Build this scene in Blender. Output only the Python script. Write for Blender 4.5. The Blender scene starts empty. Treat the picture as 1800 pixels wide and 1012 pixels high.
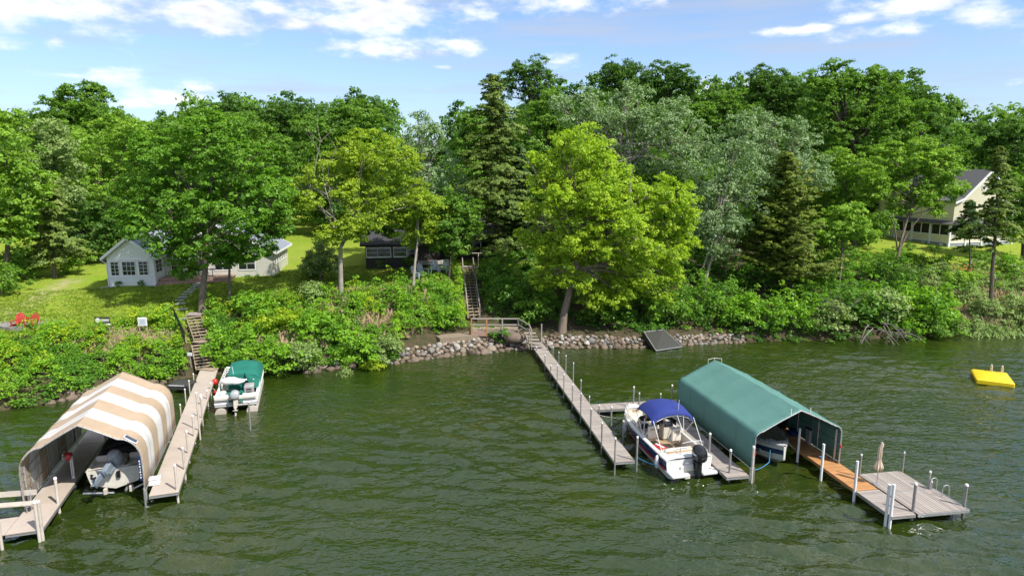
import bpy, math, random
import numpy as np
from mathutils import Vector, Matrix, noise as mnoise

S = bpy.context.scene
C = S.collection
R = math.radians
random.seed(7)

# ---------------------------------------------------------------- camera
CF, CT, CH = 1150.0, R(10.2), 15.0      # focal length in photo pixels, downward tilt, height over the water
cam = bpy.data.cameras.new('camera')
cam.sensor_width = 36
cam.lens = CF/1800*36
cam.clip_end = 3000
co = bpy.data.objects.new('camera', cam); C.objects.link(co)
co.location = (0, 0, CH); co.rotation_euler = (math.pi/2-CT, 0, 0)
S.camera = co
S.render.resolution_x = 1024; S.render.resolution_y = 575

# ---------------------------------------------------------------- sky and sun
SUN_AZ, SUN_EL = R(127), R(50)           # azimuth clockwise from +Y
W = bpy.data.worlds.new('World'); S.world = W; W.use_nodes = True
nt = W.node_tree; nt.nodes.clear()
def wn(t, **k):
    n = nt.nodes.new(t)
    for a, b in k.items(): setattr(n, a, b)
    return n
def wl(a, b): nt.links.new(a, b)
def wmath(op, a, b=None, c=None, clamp=False):
    n = wn('ShaderNodeMath', operation=op, use_clamp=clamp)
    for i, v in enumerate((a, b, c)):
        if v is None: continue
        if isinstance(v, (int, float)): n.inputs[i].default_value = v
        else: wl(v, n.inputs[i])
    return n.outputs[0]
sky = wn('ShaderNodeTexSky', sky_type='NISHITA', sun_disc=False)
sky.sun_elevation = SUN_EL; sky.sun_rotation = SUN_AZ
sky.air_density = 1.0; sky.dust_density = 0.6; sky.ozone_density = 1.5
tc = wn('ShaderNodeTexCoord')
sep = wn('ShaderNodeSeparateXYZ'); wl(tc.outputs['Generated'], sep.inputs[0])
az = wmath('ARCTAN2', sep.outputs[0], sep.outputs[1])
el = wmath('ARCSINE', sep.outputs[2])
cmb = wn('ShaderNodeCombineXYZ'); wl(az, cmb.inputs[0]); wl(wmath('MULTIPLY', el, 2.4), cmb.inputs[1])
nz = wn('ShaderNodeTexNoise'); nz.inputs['Scale'].default_value = 13; nz.inputs['Detail'].default_value = 9; nz.inputs['Roughness'].default_value = .6
wl(cmb.outputs[0], nz.inputs['Vector'])
nz2 = wn('ShaderNodeTexNoise'); nz2.inputs['Scale'].default_value = 2.6; nz2.inputs['Detail'].default_value = 3
wl(cmb.outputs[0], nz2.inputs['Vector'])
def clouddir(u, v):
    a = (u-900)/CF; b = (506-v)/CF
    y = math.cos(CT)+b*math.sin(CT); z = -math.sin(CT)+b*math.cos(CT)
    return math.atan2(a, y), math.atan2(z, math.hypot(a, y))
# the cumulus clouds of the photo: azimuth / elevation ellipses broken up by noise
cl = [(60,10,120,34),(150,18,150,26),(390,34,60,26),(350,12,45,20),(465,8,40,14),(520,44,34,10),(640,30,110,34),(700,8,120,40),
      (690,84,95,18),(820,82,34,14),(1010,2,110,20),(1580,18,70,26),(1560,48,60,12),(1725,28,60,17),(1520,30,40,12),
      (310,172,75,20),(190,138,46,14),(120,132,40,6),(985,108,34,11),(1270,160,50,16),(1320,150,40,14),(1100,180,60,14),(95,72,16,14),(1410,52,46,6),
      (780,118,22,5),(350,155,40,12),(240,182,40,10),
      (-300,-150,260,60),(300,-260,240,70),(900,-200,200,60),(1500,-260,260,70),(2300,-60,240,50),(2200,60,140,18)]
acc = None
for (u, v, ru, rv) in cl:
    a0, e0 = clouddir(u, v)
    dx = wmath('MULTIPLY', wmath('SUBTRACT', az, a0), CF/ru*.95)
    dy = wmath('MULTIPLY', wmath('SUBTRACT', el, e0), CF/rv*.95)
    d = wmath('SQRT', wmath('ADD', wmath('MULTIPLY', dx, dx), wmath('MULTIPLY', dy, dy)))
    m = wmath('SUBTRACT', 1.25, d)
    acc = m if acc is None else wmath('MAXIMUM', acc, m)
acc = wmath('MAXIMUM', acc, -.6)
gen = wmath('MULTIPLY', wmath('SUBTRACT', nz2.outputs[0], .41), 6.0)         # broken cloud over the rest of the sky
hi = wmath('MULTIPLY', wmath('SUBTRACT', el, .36), 8, clamp=True)
behind = wmath('MULTIPLY', wmath('SUBTRACT', wmath('ABSOLUTE', az), .95), 5, clamp=True)
reg = wmath('MAXIMUM', hi, behind)
gen = wmath('SUBTRACT', wmath('MULTIPLY', wmath('ADD', gen, 1.0), reg), 1.0)
acc = wmath('MAXIMUM', acc, gen)
f = wmath('ADD', acc, wmath('MULTIPLY', wmath('SUBTRACT', nz.outputs[0], .53), 4.6))
mr = wn('ShaderNodeMapRange', interpolation_type='SMOOTHSTEP'); wl(f, mr.inputs[0]); mr.inputs[1].default_value = -.15; mr.inputs[2].default_value = 1.5
# thin streaks of cirrus
mp = wn('ShaderNodeMapping'); mp.inputs['Scale'].default_value = (2.2, 9, 1); mp.inputs['Rotation'].default_value = (0, 0, .12)
wl(cmb.outputs[0], mp.inputs[0])
nz3 = wn('ShaderNodeTexNoise'); nz3.inputs['Scale'].default_value = 1.6; nz3.inputs['Detail'].default_value = 6; wl(mp.outputs[0], nz3.inputs['Vector'])
cir = wn('ShaderNodeMapRange'); wl(nz3.outputs[0], cir.inputs[0]); cir.inputs[1].default_value = .38; cir.inputs[2].default_value = .72; cir.inputs[4].default_value = .75
lowhaze = wmath('MULTIPLY', wmath('SUBTRACT', .26, el), 2.4, clamp=True)
cirr = wmath('MAXIMUM', cir.outputs[0], wmath('MULTIPLY', lowhaze, .7))
# cloud shading: bright tops, grey-violet bodies
nz4 = wn('ShaderNodeTexNoise'); nz4.inputs['Scale'].default_value = 9; nz4.inputs['Detail'].default_value = 5; wl(cmb.outputs[0], nz4.inputs['Vector'])
shade = wn('ShaderNodeMapRange'); wl(nz4.outputs[0], shade.inputs[0]); shade.inputs[1].default_value = .36; shade.inputs[2].default_value = .72
core = wn('ShaderNodeMapRange', interpolation_type='SMOOTHSTEP'); wl(f, core.inputs[0]); core.inputs[1].default_value = .7; core.inputs[2].default_value = 2.0; core.inputs[3].default_value = .95; core.inputs[4].default_value = .12
cf = wmath('ADD', wmath('MULTIPLY', core.outputs[0], .62), wmath('MULTIPLY', shade.outputs[0], .5), clamp=True)
cc = wn('ShaderNodeMix', data_type='RGBA'); wl(cf, cc.inputs[0])
cc.inputs[6].default_value = (2.0, 2.06, 2.35, 1); cc.inputs[7].default_value = (4.7, 4.6, 4.55, 1)
tint = wn('ShaderNodeMix', data_type='RGBA', blend_type='MULTIPLY'); tint.inputs[0].default_value = 1
wl(sky.outputs[0], tint.inputs[6]); tint.inputs[7].default_value = (.46, .535, .64, 1)
m1 = wn('ShaderNodeMix', data_type='RGBA'); wl(cirr, m1.inputs[0]); wl(tint.outputs[2], m1.inputs[6]); m1.inputs[7].default_value = (1.85, 2.05, 2.55, 1)
m2 = wn('ShaderNodeMix', data_type='RGBA'); wl(mr.outputs[0], m2.inputs[0]); wl(m1.outputs[2], m2.inputs[6]); wl(cc.outputs[2], m2.inputs[7])
bg = wn('ShaderNodeBackground'); bg.inputs[1].default_value = .15
wl(m2.outputs[2], bg.inputs[0]); wo = wn('ShaderNodeOutputWorld'); wl(bg.outputs[0], wo.inputs[0])

sl = bpy.data.lights.new('sun', 'SUN'); sl.energy = 3.3; sl.angle = R(.6); sl.color = (1, .95, .86)
so = bpy.data.objects.new('sun', sl); C.objects.link(so)
sd = Vector((math.sin(SUN_AZ)*math.cos(SUN_EL), math.cos(SUN_AZ)*math.cos(SUN_EL), math.sin(SUN_EL)))
so.rotation_euler = sd.to_track_quat('Z', 'Y').to_euler(); so.location = (60, -40, 80)

S.view_settings.view_transform = 'Standard'; S.view_settings.look = 'None'
S.view_settings.gamma = 1; S.view_settings.use_curve_mapping = False
S.view_settings.exposure = 1.08
S.render.engine = 'CYCLES'
S.cycles.max_bounces = 8; S.cycles.diffuse_bounces = 5; S.cycles.glossy_bounces = 3
S.cycles.transmission_bounces = 5; S.cycles.transparent_max_bounces = 8
S.cycles.caustics_reflective = False; S.cycles.caustics_refractive = False

# ---------------------------------------------------------------- survey: where a sight line of the photo meets a height or a distance
def P(u, v, h=0.0):
    a = (u-900)/CF; b = (506-v)/CF
    y = math.cos(CT)+b*math.sin(CT); z = -math.sin(CT)+b*math.cos(CT)
    t = (h-CH)/z
    return Vector((a*t, y*t, h))
def D(u, v, Y):
    a = (u-900)/CF; b = (506-v)/CF
    y = math.cos(CT)+b*math.sin(CT); z = -math.sin(CT)+b*math.cos(CT)
    t = Y/y
    return Vector((a*t, Y, CH+z*t))

# ---------------------------------------------------------------- materials
def mat(name, col, rough=.6, metal=0, var=.12, scale=3.0, bump=0, bscale=30, col2=None, spec=.5, bands=None, coat=0, stretch=None, coord='Object'):
    m = bpy.data.materials.new(name); m.use_nodes = True
    n = m.node_tree.nodes; l = m.node_tree.links; b = n['Principled BSDF']
    b.inputs['Roughness'].default_value = rough; b.inputs['Metallic'].default_value = metal
    b.inputs['Specular IOR Level'].default_value = spec; b.inputs['Coat Weight'].default_value = coat
    t = n.new('ShaderNodeTexCoord'); v = t.outputs[coord]
    if stretch:
        mp = n.new('ShaderNodeMapping'); mp.inputs['Scale'].default_value = stretch; l.new(v, mp.inputs[0]); v = mp.outputs[0]
    nz = n.new('ShaderNodeTexNoise'); nz.inputs['Scale'].default_value = scale; nz.inputs['Detail'].default_value = 6; nz.inputs['Roughness'].default_value = .65
    l.new(v, nz.inputs['Vector'])
    mr = n.new('ShaderNodeMapRange'); l.new(nz.outputs[0], mr.inputs[0]); mr.inputs[1].default_value = .32; mr.inputs[2].default_value = .68
    c2 = col2 or tuple(x*(1-2.2*var) for x in col)
    oi = n.new('ShaderNodeObjectInfo'); mo = n.new('ShaderNodeMath'); mo.operation = 'MULTIPLY_ADD'; l.new(oi.outputs['Random'], mo.inputs[0]); mo.inputs[1].default_value = .5
    mm = n.new('ShaderNodeMath'); mm.operation = 'MULTIPLY'; l.new(mr.outputs[0], mm.inputs[0]); mm.inputs[1].default_value = .65; l.new(mm.outputs[0], mo.inputs[2])
    mx = n.new('ShaderNodeMix'); mx.data_type = 'RGBA'; l.new(mo.outputs[0], mx.inputs[0])
    mx.inputs[6].default_value = (*col, 1); mx.inputs[7].default_value = (*c2, 1)
    l.new(mx.outputs[2], b.inputs['Base Color'])
    h = None
    if bump:
        nb = n.new('ShaderNodeTexNoise'); nb.inputs['Scale'].default_value = bscale; nb.inputs['Detail'].default_value = 4; l.new(v, nb.inputs['Vector'])
        bp = n.new('ShaderNodeBump'); bp.inputs['Strength'].default_value = bump; bp.inputs['Distance'].default_value = .03; l.new(nb.outputs[0], bp.inputs['Height']); l.new(bp.outputs[0], b.inputs['Normal']); h = bp
    if bands:      # clapboards: horizontal lips
        wv = n.new('ShaderNodeTexWave'); wv.wave_type = 'BANDS'; wv.bands_direction = 'Z'; wv.wave_profile = 'SAW'; wv.inputs['Scale'].default_value = bands
        l.new(t.outputs['Object'], wv.inputs[0])
        bp = n.new('ShaderNodeBump'); bp.inputs['Strength'].default_value = .9; bp.inputs['Distance'].default_value = .03; l.new(wv.outputs[0], bp.inputs['Height'])
        if h: l.new(h.outputs[0], bp.inputs['Normal'])
        l.new(bp.outputs[0], b.inputs['Normal'])
    return m
M = {}
M['wood_grey'] = mat('weathered_wood', (.40,.35,.31), .8, var=.2, scale=5, stretch=(1,8,8), bump=.4)
M['wood_new'] = mat('new_cedar_wood', (.55,.27,.10), .7, var=.2, scale=5, stretch=(1,8,8), bump=.3)
M['wood_tan'] = mat('tan_wood', (.42,.33,.24), .8, var=.25, scale=4, bump=.3)
M['wood_red'] = mat('red_brown_deck_wood', (.42,.27,.21), .75, var=.2, scale=5, bump=.2)
M['deck_beige'] = mat('beige_dock_panel', (.46,.39,.33), .75, var=.10, scale=1.2, bump=.15, bscale=60)
M['alu'] = mat('aluminium', (.62,.62,.62), .38, .75, var=.12, scale=6)
M['post_grey'] = mat('galvanised_post', (.42,.41,.40), .5, .4, var=.25, scale=5, stretch=(1,1,.6))
M['pvc'] = mat('white_pvc', (.80,.80,.80), .35, var=.08, scale=3)
M['post_tan'] = mat('pale_post', (.58,.52,.45), .55, var=.15, scale=4)
M['gel'] = mat('white_gelcoat', (.66,.655,.64), .16, var=.05, coat=.4)
M['gel_cream'] = mat('cream_gelcoat', (.70,.66,.58), .35, var=.12, scale=4)
M['vinyl'] = mat('cream_vinyl', (.70,.65,.55), .45, var=.06)
M['vinyl_tan'] = mat('tan_vinyl', (.42,.31,.20), .5, var=.08)
M['grey_liner'] = mat('grey_liner', (.33,.33,.32), .6, var=.1)
M['navy'] = mat('navy_gelcoat', (.012,.030,.115), .15, var=.05, coat=.4)
M['red'] = mat('red_gelcoat', (.52,.015,.03), .2, var=.05, coat=.4)
M['blue_canvas'] = mat('blue_canvas', (.014,.032,.20), .85, var=.12, bump=.3, bscale=8)
M['green_canvas'] = mat('sea_green_canvas', (.095,.235,.20), .7, var=.10, scale=.9, bump=.9, bscale=1.6, stretch=(1,.5,1))
M['teal_canvas'] = mat('teal_canvas', (.008,.17,.125), .75, var=.15, scale=1.2, bump=.5, bscale=3)
M['tan_canvas'] = mat('tan_canvas', (.45,.34,.235), .8, var=.10, scale=.9, bump=.9, bscale=1.6, stretch=(1,.5,1))
M['white_canvas'] = mat('white_canvas', (.66,.65,.63), .8, var=.10, scale=.9, bump=.9, bscale=1.6, stretch=(1,.5,1))
M['beige_canvas'] = mat('beige_canvas', (.68,.54,.41), .85, var=.12)
M['tarp'] = mat('black_tarp', (.008,.009,.008), .75, var=.3, scale=8, bump=.6, bscale=6)
M['black'] = mat('black_plastic', (.012,.012,.014), .22, var=.1, coat=.3)
M['rubber'] = mat('black_rubber', (.02,.02,.02), .7)
M['engine_grey'] = mat('grey_engine_paint', (.36,.38,.40), .3, var=.1)
M['engine_blue'] = mat('blue_grey_engine_leg', (.22,.27,.33), .4, var=.2)
M['red_paint'] = mat('red_paint', (.42,.035,.025), .5, var=.12)
M['red_plastic'] = mat('red_plastic', (.60,.03,.03), .35)
M['white_paint'] = mat('white_paint', (.78,.78,.78), .5, var=.06)
M['siding_white'] = mat('white_clapboard', (.84,.85,.86), .6, var=.04, bands=2.2)
M['siding_cream'] = mat('cream_clapboard', (.68,.66,.60), .6, var=.04, bands=2.2)
M['siding_yellow'] = mat('cream_yellow_clapboard', (.80,.745,.58), .6, var=.05, bands=2.6)
M['siding_dark'] = mat('dark_brown_boards', (.030,.026,.024), .7, var=.25, scale=4)
M['shingle'] = mat('blue_grey_shingles', (.27,.30,.36), .85, var=.2, scale=9, bump=.5, bscale=14)
M['shingle_grey'] = mat('grey_shingles', (.14,.14,.145), .85, var=.2, scale=9, bump=.5, bscale=14)
M['glass'] = mat('dark_window_glass', (.015,.02,.025), .06, var=.3, scale=1.5, spec=.8)
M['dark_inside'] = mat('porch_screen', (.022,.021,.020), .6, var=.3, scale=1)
M['lattice'] = mat('grey_lattice', (.30,.33,.38), .7)
M['brick'] = mat('red_brick', (.36,.14,.09), .8, var=.2, scale=8, bump=.3)
M['concrete'] = mat('concrete', (.42,.40,.38), .85, var=.15, scale=3, bump=.2)
M['gravel'] = mat('pale_gravel', (.36,.33,.32), .9, var=.25, scale=22, bump=.8, bscale=40)
M['slab'] = mat('grey_paver', (.36,.38,.38), .85, var=.15, scale=4, bump=.2)
M['asphalt'] = mat('asphalt', (.13,.14,.16), .9, var=.15, scale=4)
M['shingle_dark'] = mat('dark_shingles', (.055,.056,.06), .85, var=.2, scale=9, bump=.5, bscale=14)
M['sand'] = mat('tan_gravel', (.36,.28,.20), .95, var=.25, scale=8, bump=.8, bscale=30)
M['mulch'] = mat('brown_mulch', (.20,.13,.095), .95, var=.3, scale=20, bump=.8, bscale=30)
M['yellow'] = mat('yellow_raft_plastic', (.85,.60,.015), .4, var=.05)
M['chair_grey'] = mat('pale_grey_chair_paint', (.52,.56,.62), .5, var=.06)
M['sign_dark'] = mat('charcoal_sign', (.045,.045,.04), .5)
M['blue_panel'] = mat('solar_cell', (.07,.09,.15), .2)
M['rope_blue'] = mat('blue_rope', (.05,.22,.42), .8)
M['rope_white'] = mat('white_rope', (.6,.58,.52), .8)
M['fence_black'] = mat('black_railing', (.012,.012,.014), .5)
M['driftwood'] = mat('bleached_wood', (.26,.225,.19), .9, var=.25, scale=6)
M['bark'] = mat('grey_brown_bark', (.22,.175,.135), .95, var=.3, scale=5, stretch=(1,1,.25), bump=1.0, bscale=12)
M['bark_pale'] = mat('pale_bark', (.42,.37,.31), .9, var=.25, scale=5, stretch=(1,1,.4), bump=.8, bscale=12)
M['bark_dark'] = mat('dark_bark', (.085,.07,.055), .95, var=.3, scale=5, stretch=(1,1,.3), bump=1.0, bscale=12)
M['yellow_marks'] = mat('yellow_tape', (.7,.55,.05), .5)
M['flower'] = mat('orange_petals', (.7,.2,.03), .7)
STONES = [mat('stone_%s' % k, c, .85, var=.22, scale=5, bump=.5, bscale=14) for k, c in
          (('grey', (.25,.235,.215)), ('tan', (.34,.28,.21)), ('pink', (.32,.24,.20)), ('white', (.42,.39,.35)), ('brown', (.20,.15,.11)))]

def leaf_mat(name, a, b, dark=None, under=None, trans=.34):
    m = bpy.data.materials.new(name); m.use_nodes = True
    n = m.node_tree.nodes; l = m.node_tree.links; n.clear()
    o = n.new('ShaderNodeOutputMaterial')
    at = n.new('ShaderNodeAttribute'); at.attribute_name = 'leaf'; sp = n.new('ShaderNodeSeparateXYZ'); l.new(at.outputs['Vector'], sp.inputs[0])
    mx = n.new('ShaderNodeMix'); mx.data_type = 'RGBA'; l.new(sp.outputs[0], mx.inputs[0]); mx.inputs[6].default_value = (*a, 1); mx.inputs[7].default_value = (*b, 1)
    c3 = dark or tuple(x*.62 for x in a)
    mx2 = n.new('ShaderNodeMix'); mx2.data_type = 'RGBA'; l.new(sp.outputs[1], mx2.inputs[0]); l.new(mx.outputs[2], mx2.inputs[6]); mx2.inputs[7].default_value = (*c3, 1)
    col = mx2.outputs[2]
    if under:
        g = n.new('ShaderNodeNewGeometry'); mx3 = n.new('ShaderNodeMix'); mx3.data_type = 'RGBA'; l.new(g.outputs['Backfacing'], mx3.inputs[0]); l.new(col, mx3.inputs[6]); mx3.inputs[7].default_value = (*under, 1); col = mx3.outputs[2]
    d = n.new('ShaderNodeBsdfDiffuse'); t = n.new('ShaderNodeBsdfTranslucent'); g2 = n.new('ShaderNodeBsdfGlossy'); g2.inputs['Roughness'].default_value = .42
    l.new(col, d.inputs[0])
    tm = n.new('ShaderNodeMix'); tm.data_type = 'RGBA'; tm.blend_type = 'MULTIPLY'; tm.inputs[0].default_value = 1; l.new(col, tm.inputs[6]); tm.inputs[7].default_value = (1.35, 1.45, .55, 1); l.new(tm.outputs[2], t.inputs[0])
    m1 = n.new('ShaderNodeMixShader'); m1.inputs[0].default_value = trans; l.new(d.outputs[0], m1.inputs[1]); l.new(t.outputs[0], m1.inputs[2])
    m2 = n.new('ShaderNodeMixShader'); m2.inputs[0].default_value = .012; l.new(m1.outputs[0], m2.inputs[1]); l.new(g2.outputs[0], m2.inputs[2]); g2.inputs[0].default_value = (.8, .85, .8, 1)
    l.new(m2.outputs[0], o.inputs[0])
    return m
LM = {
 'maple': leaf_mat('maple_leaves', (.125,.275,.03), (.205,.38,.04), dark=(.08,.19,.024), trans=.38),
 'lime': leaf_mat('lime_leaves', (.32,.465,.04), (.45,.57,.05), dark=(.22,.36,.03), trans=.42),
 'locust': leaf_mat('yellow_green_leaves', (.27,.40,.035), (.40,.49,.045), dark=(.17,.29,.03), trans=.4),
 'poplar': leaf_mat('silver_poplar_leaves', (.135,.255,.065), (.20,.33,.09), dark=(.08,.17,.04), under=(.26,.36,.18), trans=.28),
 'willow': leaf_mat('grey_green_leaves', (.23,.33,.11), (.33,.42,.15), dark=(.15,.24,.07), trans=.32),
 'dark': leaf_mat('dark_leaves', (.085,.18,.032), (.135,.25,.042), dark=(.055,.13,.026), trans=.4),
 'mid': leaf_mat('mid_green_leaves', (.13,.255,.034), (.20,.35,.042), dark=(.085,.185,.028), trans=.4),
 'light': leaf_mat('light_green_leaves', (.21,.37,.045), (.30,.46,.055), dark=(.14,.27,.035), trans=.38),
 'spruce': leaf_mat('spruce_needles', (.14,.215,.045), (.235,.30,.06), dark=(.08,.14,.032), trans=.25),
 'cedar': leaf_mat('cedar_needles', (.13,.19,.028), (.21,.26,.036), dark=(.075,.125,.022), trans=.25),
 'darkspruce': leaf_mat('dark_spruce_needles', (.06,.12,.035), (.11,.18,.05), trans=.2),
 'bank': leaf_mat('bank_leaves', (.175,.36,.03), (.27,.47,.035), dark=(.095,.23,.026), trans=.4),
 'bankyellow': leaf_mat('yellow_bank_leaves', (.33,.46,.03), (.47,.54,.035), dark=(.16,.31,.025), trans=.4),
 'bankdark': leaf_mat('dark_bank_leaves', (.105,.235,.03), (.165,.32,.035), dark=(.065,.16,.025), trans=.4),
 'dry': leaf_mat('dry_stems', (.33,.24,.15), (.42,.30,.20), trans=.2),
 'grass': leaf_mat('grass_blades', (.16,.26,.025), (.25,.34,.035), trans=.3),
}

# ---------------------------------------------------------------- mesh builder
class MB:
    def __init__(s): s.v = []; s.f = []; s.m = []
    def add(s, vs, fs, mi=0):
        o = len(s.v); s.v += [tuple(x) for x in vs]; s.f += [tuple(i+o for i in f) for f in fs]; s.m += [mi]*len(fs); return s
    def box(s, c, d, rz=0, rx=0, ry=0, mi=0, taper=1.0):
        m = Matrix.Translation(c) @ Matrix.Rotation(rz, 4, 'Z') @ Matrix.Rotation(rx, 4, 'X') @ Matrix.Rotation(ry, 4, 'Y')
        x, y, z = d[0]/2, d[1]/2, d[2]/2
        vs = [m @ Vector((a*x*(taper if k > 0 else 1), b*y*(taper if k > 0 else 1), k*z)) for k in (-1, 1) for a, b in ((-1,-1),(1,-1),(1,1),(-1,1))]
        return s.add(vs, [(3,2,1,0),(4,5,6,7),(0,1,5,4),(1,2,6,5),(2,3,7,6),(3,0,4,7)], mi)
    def rbox(s, c, d, r=.04, rz=0, rx=0, ry=0, mi=0):       # box with chamfered edges
        m = Matrix.Translation(c) @ Matrix.Rotation(rz, 4, 'Z') @ Matrix.Rotation(rx, 4, 'X') @ Matrix.Rotation(ry, 4, 'Y')
        x, y, z = d[0]/2, d[1]/2, d[2]/2
        r = min(r, x*.9, y*.9, z*.9)
        rings = []
        for zz, ins in ((-z, r), (-z+r, 0), (z-r, 0), (z, r)):
            X, Y = x-ins, y-ins; q = r*.6
            rings.append([m @ Vector(p+(zz,)) for p in ((-X+q,-Y),(X-q,-Y),(X,-Y+q),(X,Y-q),(X-q,Y),(-X+q,Y),(-X,Y-q),(-X,-Y+q))])
        return s.loft(rings, True, True, mi)
    def loft(s, rings, closed=True, caps=False, mi=0):
        n = len(rings[0]); vs = [p for r in rings for p in r]; fs = []
        for i in range(len(rings)-1):
            for j in range(n if closed else n-1):
                k = (j+1) % n
                fs.append((i*n+j, i*n+k, (i+1)*n+k, (i+1)*n+j))
        if caps: fs += [tuple(range(n-1, -1, -1)), tuple((len(rings)-1)*n+j for j in range(n))]
        return s.add(vs, fs, mi)
    def tube(s, pts, r, n=6, mi=0, caps=True):
        pts = [Vector(p) for p in pts]; rs = r if isinstance(r, (list, tuple)) else [r]*len(pts); rings = []
        for i, p in enumerate(pts):
            d = (pts[min(i+1, len(pts)-1)]-pts[max(i-1, 0)])
            if d.length < 1e-9: d = Vector((0,0,1))
            d.normalize(); a = d.cross(Vector((0,0,1)) if abs(d.z) < .9 else Vector((1,0,0))).normalized(); b = d.cross(a)
            rings.append([p+(a*math.cos(k*2*math.pi/n)+b*math.sin(k*2*math.pi/n))*rs[i] for k in range(n)])
        return s.loft(rings, True, caps, mi)
    def beam(s, p, q, w, h, mi=0):
        p = Vector(p); q = Vector(q); d = (q-p).normalized(); a = d.cross(Vector((0,0,1)))
        a = Vector((1,0,0)) if a.length < 1e-3 else a.normalized(); b = a.cross(d)
        rings = [[c+a*w/2*x+b*h/2*y for x, y in ((-1,-1),(1,-1),(1,1),(-1,1))] for c in (p, q)]
        return s.loft(rings, True, True, mi)
    def ell(s, c, r, n=10, m=7, mi=0, rz=0):
        rings = []
        for i in range(m+1):
            t = math.pi*i/m; z = -math.cos(t); q = max(math.sin(t), .001)
            rr = []
            for k in range(n):
                a = 2*math.pi*k/n; x = math.cos(a)*q*r[0]; y = math.sin(a)*q*r[1]
                rr.append((c[0]+x*math.cos(rz)-y*math.sin(rz), c[1]+x*math.sin(rz)+y*math.cos(rz), c[2]+z*r[2]))
            rings.append(rr)
        return s.loft(rings, True, True, mi)
    def prism(s, poly, z0, z1, mi=0):
        return s.loft([[(x, y, z0) for x, y in poly], [(x, y, z1) for x, y in poly]], True, True, mi)
    def mesh(s, name, mats, smooth=False):
        me = bpy.data.meshes.new(name); me.from_pydata(s.v, [], s.f)
        for m in (mats if isinstance(mats, (list, tuple)) else [mats]): me.materials.append(m)
        me.polygons.foreach_set('material_index', s.m)
        if smooth:
            me.polygons.foreach_set('use_smooth', [True]*len(s.f))
            try: me.set_sharp_from_angle(angle=R(42))
            except Exception: pass
        me.update(); return me
    def build(s, name, mats, parent=None, smooth=False, label=None):
        o = bpy.data.objects.new(name, s.mesh(name, mats, smooth)); C.objects.link(o)
        if parent is not None: o.parent = parent
        if label: o['label'] = label
        return o
def thing(name, label, cat, loc=(0,0,0), rz=0, group=None, kind=None):
    o = bpy.data.objects.new(name, None); C.objects.link(o); o.empty_display_size = .3
    o.location = loc; o.rotation_euler = (0, 0, rz); tag(o, label, cat, group, kind); return o
def tag(o, label=None, cat=None, group=None, kind=None):
    if label: o['label'] = label
    if cat: o['category'] = cat
    if group: o['group'] = group
    if kind: o['kind'] = kind
    return o
def inst(name, me, parent, loc=(0,0,0), rot=(0,0,0), sc=(1,1,1)):
    o = bpy.data.objects.new(name, me); C.objects.link(o); o.parent = parent; o.location = loc; o.rotation_euler = rot; o.scale = sc; return o
def copy_tree(o, parent=None):
    c = o.copy(); C.objects.link(c)
    if parent is not None: c.parent = parent
    for ch in list(o.children): copy_tree(ch, c)
    return c
def loc2(t, x, y):          # world -> thing-local ground coordinates
    dx, dy = x-t.location.x, y-t.location.y; a = -t.rotation_euler.z
    return dx*math.cos(a)-dy*math.sin(a), dx*math.sin(a)+dy*math.cos(a)

# ---------------------------------------------------------------- terrain
SHX = [-220,-90,-60,-35,-32.4,-31,-29.6,-27.3,-24.4,-23,-18.6,-15.4,-13.1,-9.4,-6.4,-1.9,1.7,4.9,11.2,14.8,20,25.3,30.3,34.3,37.5,41.9,47.5,53,70,120,260]
SHY = [-30,10,28,38.1,39.4,40.4,41.7,43,45.4,46.9,47.2,47.9,48.8,50.0,51.5,53.1,54.4,54.6,54.7,55.5,56.3,56.9,57.2,57.6,58.2,58.9,59.3,59.8,63,78,120]
TX = [-60,-37,-31,-26,-15,-7,-3,5,30,42,47,60]
S1 = [10,10.5,8.6,8.6,9.5,10.5,13,13,15,13,12,12]
H1 = [3,3,3.05,3.15,3.6,5.1,5.2,5.0,4.2,4.0,4.0,4.0]
S2 = [22,21,19,17,19,20,20,22,26,26,26,26]
H2 = [4.4,4.4,4.45,4.6,5.1,5.4,5.4,5.4,5.3,5.3,5.3,5.3]
def terr(x, y):
    x = np.asarray(x, float); y = np.asarray(y, float)
    s = y-np.interp(x, SHX, SHY); s1 = np.interp(x, TX, S1); h1 = np.interp(x, TX, H1); s2 = np.interp(x, TX, S2); h2 = np.interp(x, TX, H2)
    h = np.where(s < 0, np.maximum(s*.32, -2.2), 0)
    h = np.where((s >= 0) & (s < 1.2), s/1.2*.75, h)
    k = np.clip((s-1.2)/(s1-1.2), 0, 1); k = k*.6+.4*k*k*(3-2*k)
    h = np.where((s >= 1.2) & (s < s1), .75+(h1-.75)*k, h)
    h = np.where((s >= s1) & (s < s2), h1+(h2-h1)*np.clip((s-s1)/(s2-s1), 0, 1), h)
    far = h2+(7.0-h2)*np.clip((s-s2)/65, 0, 1)+np.clip((y-140)/400, 0, 1)*6
    h = np.where(s >= s2, far, h)
    return h
CARVE = [((-4.4,66.6,5.0),(-3.4,57.6,1.55),.8),((-26.4,53.0,2.95),(-24.3,49.5,1.55),.85),((-24.3,49.5,1.55),(-22.8,46.4,.2),.85),((-3.6,57.2,1.3),(1.3,57.2,1.3),1.0),((1.6,57.0,1.1),(1.9,54.8,.3),.7)]
_terr0 = terr
def terr(x, y):
    h = _terr0(x, y); x = np.asarray(x, float); y = np.asarray(y, float)
    for (a0, b0, c0), (a1, b1, c1), w in CARVE:
        dx, dy = a1-a0, b1-b0; t = np.clip(((x-a0)*dx+(y-b0)*dy)/(dx*dx+dy*dy), 0, 1)
        d = np.hypot(x-a0-t*dx, y-b0-t*dy); k = np.clip((d-w)/.7, 0, 1)
        h = np.where(h > c0+(c1-c0)*t, (c0+(c1-c0)*t)*(1-k)+h*k, h)
    return h
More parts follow.
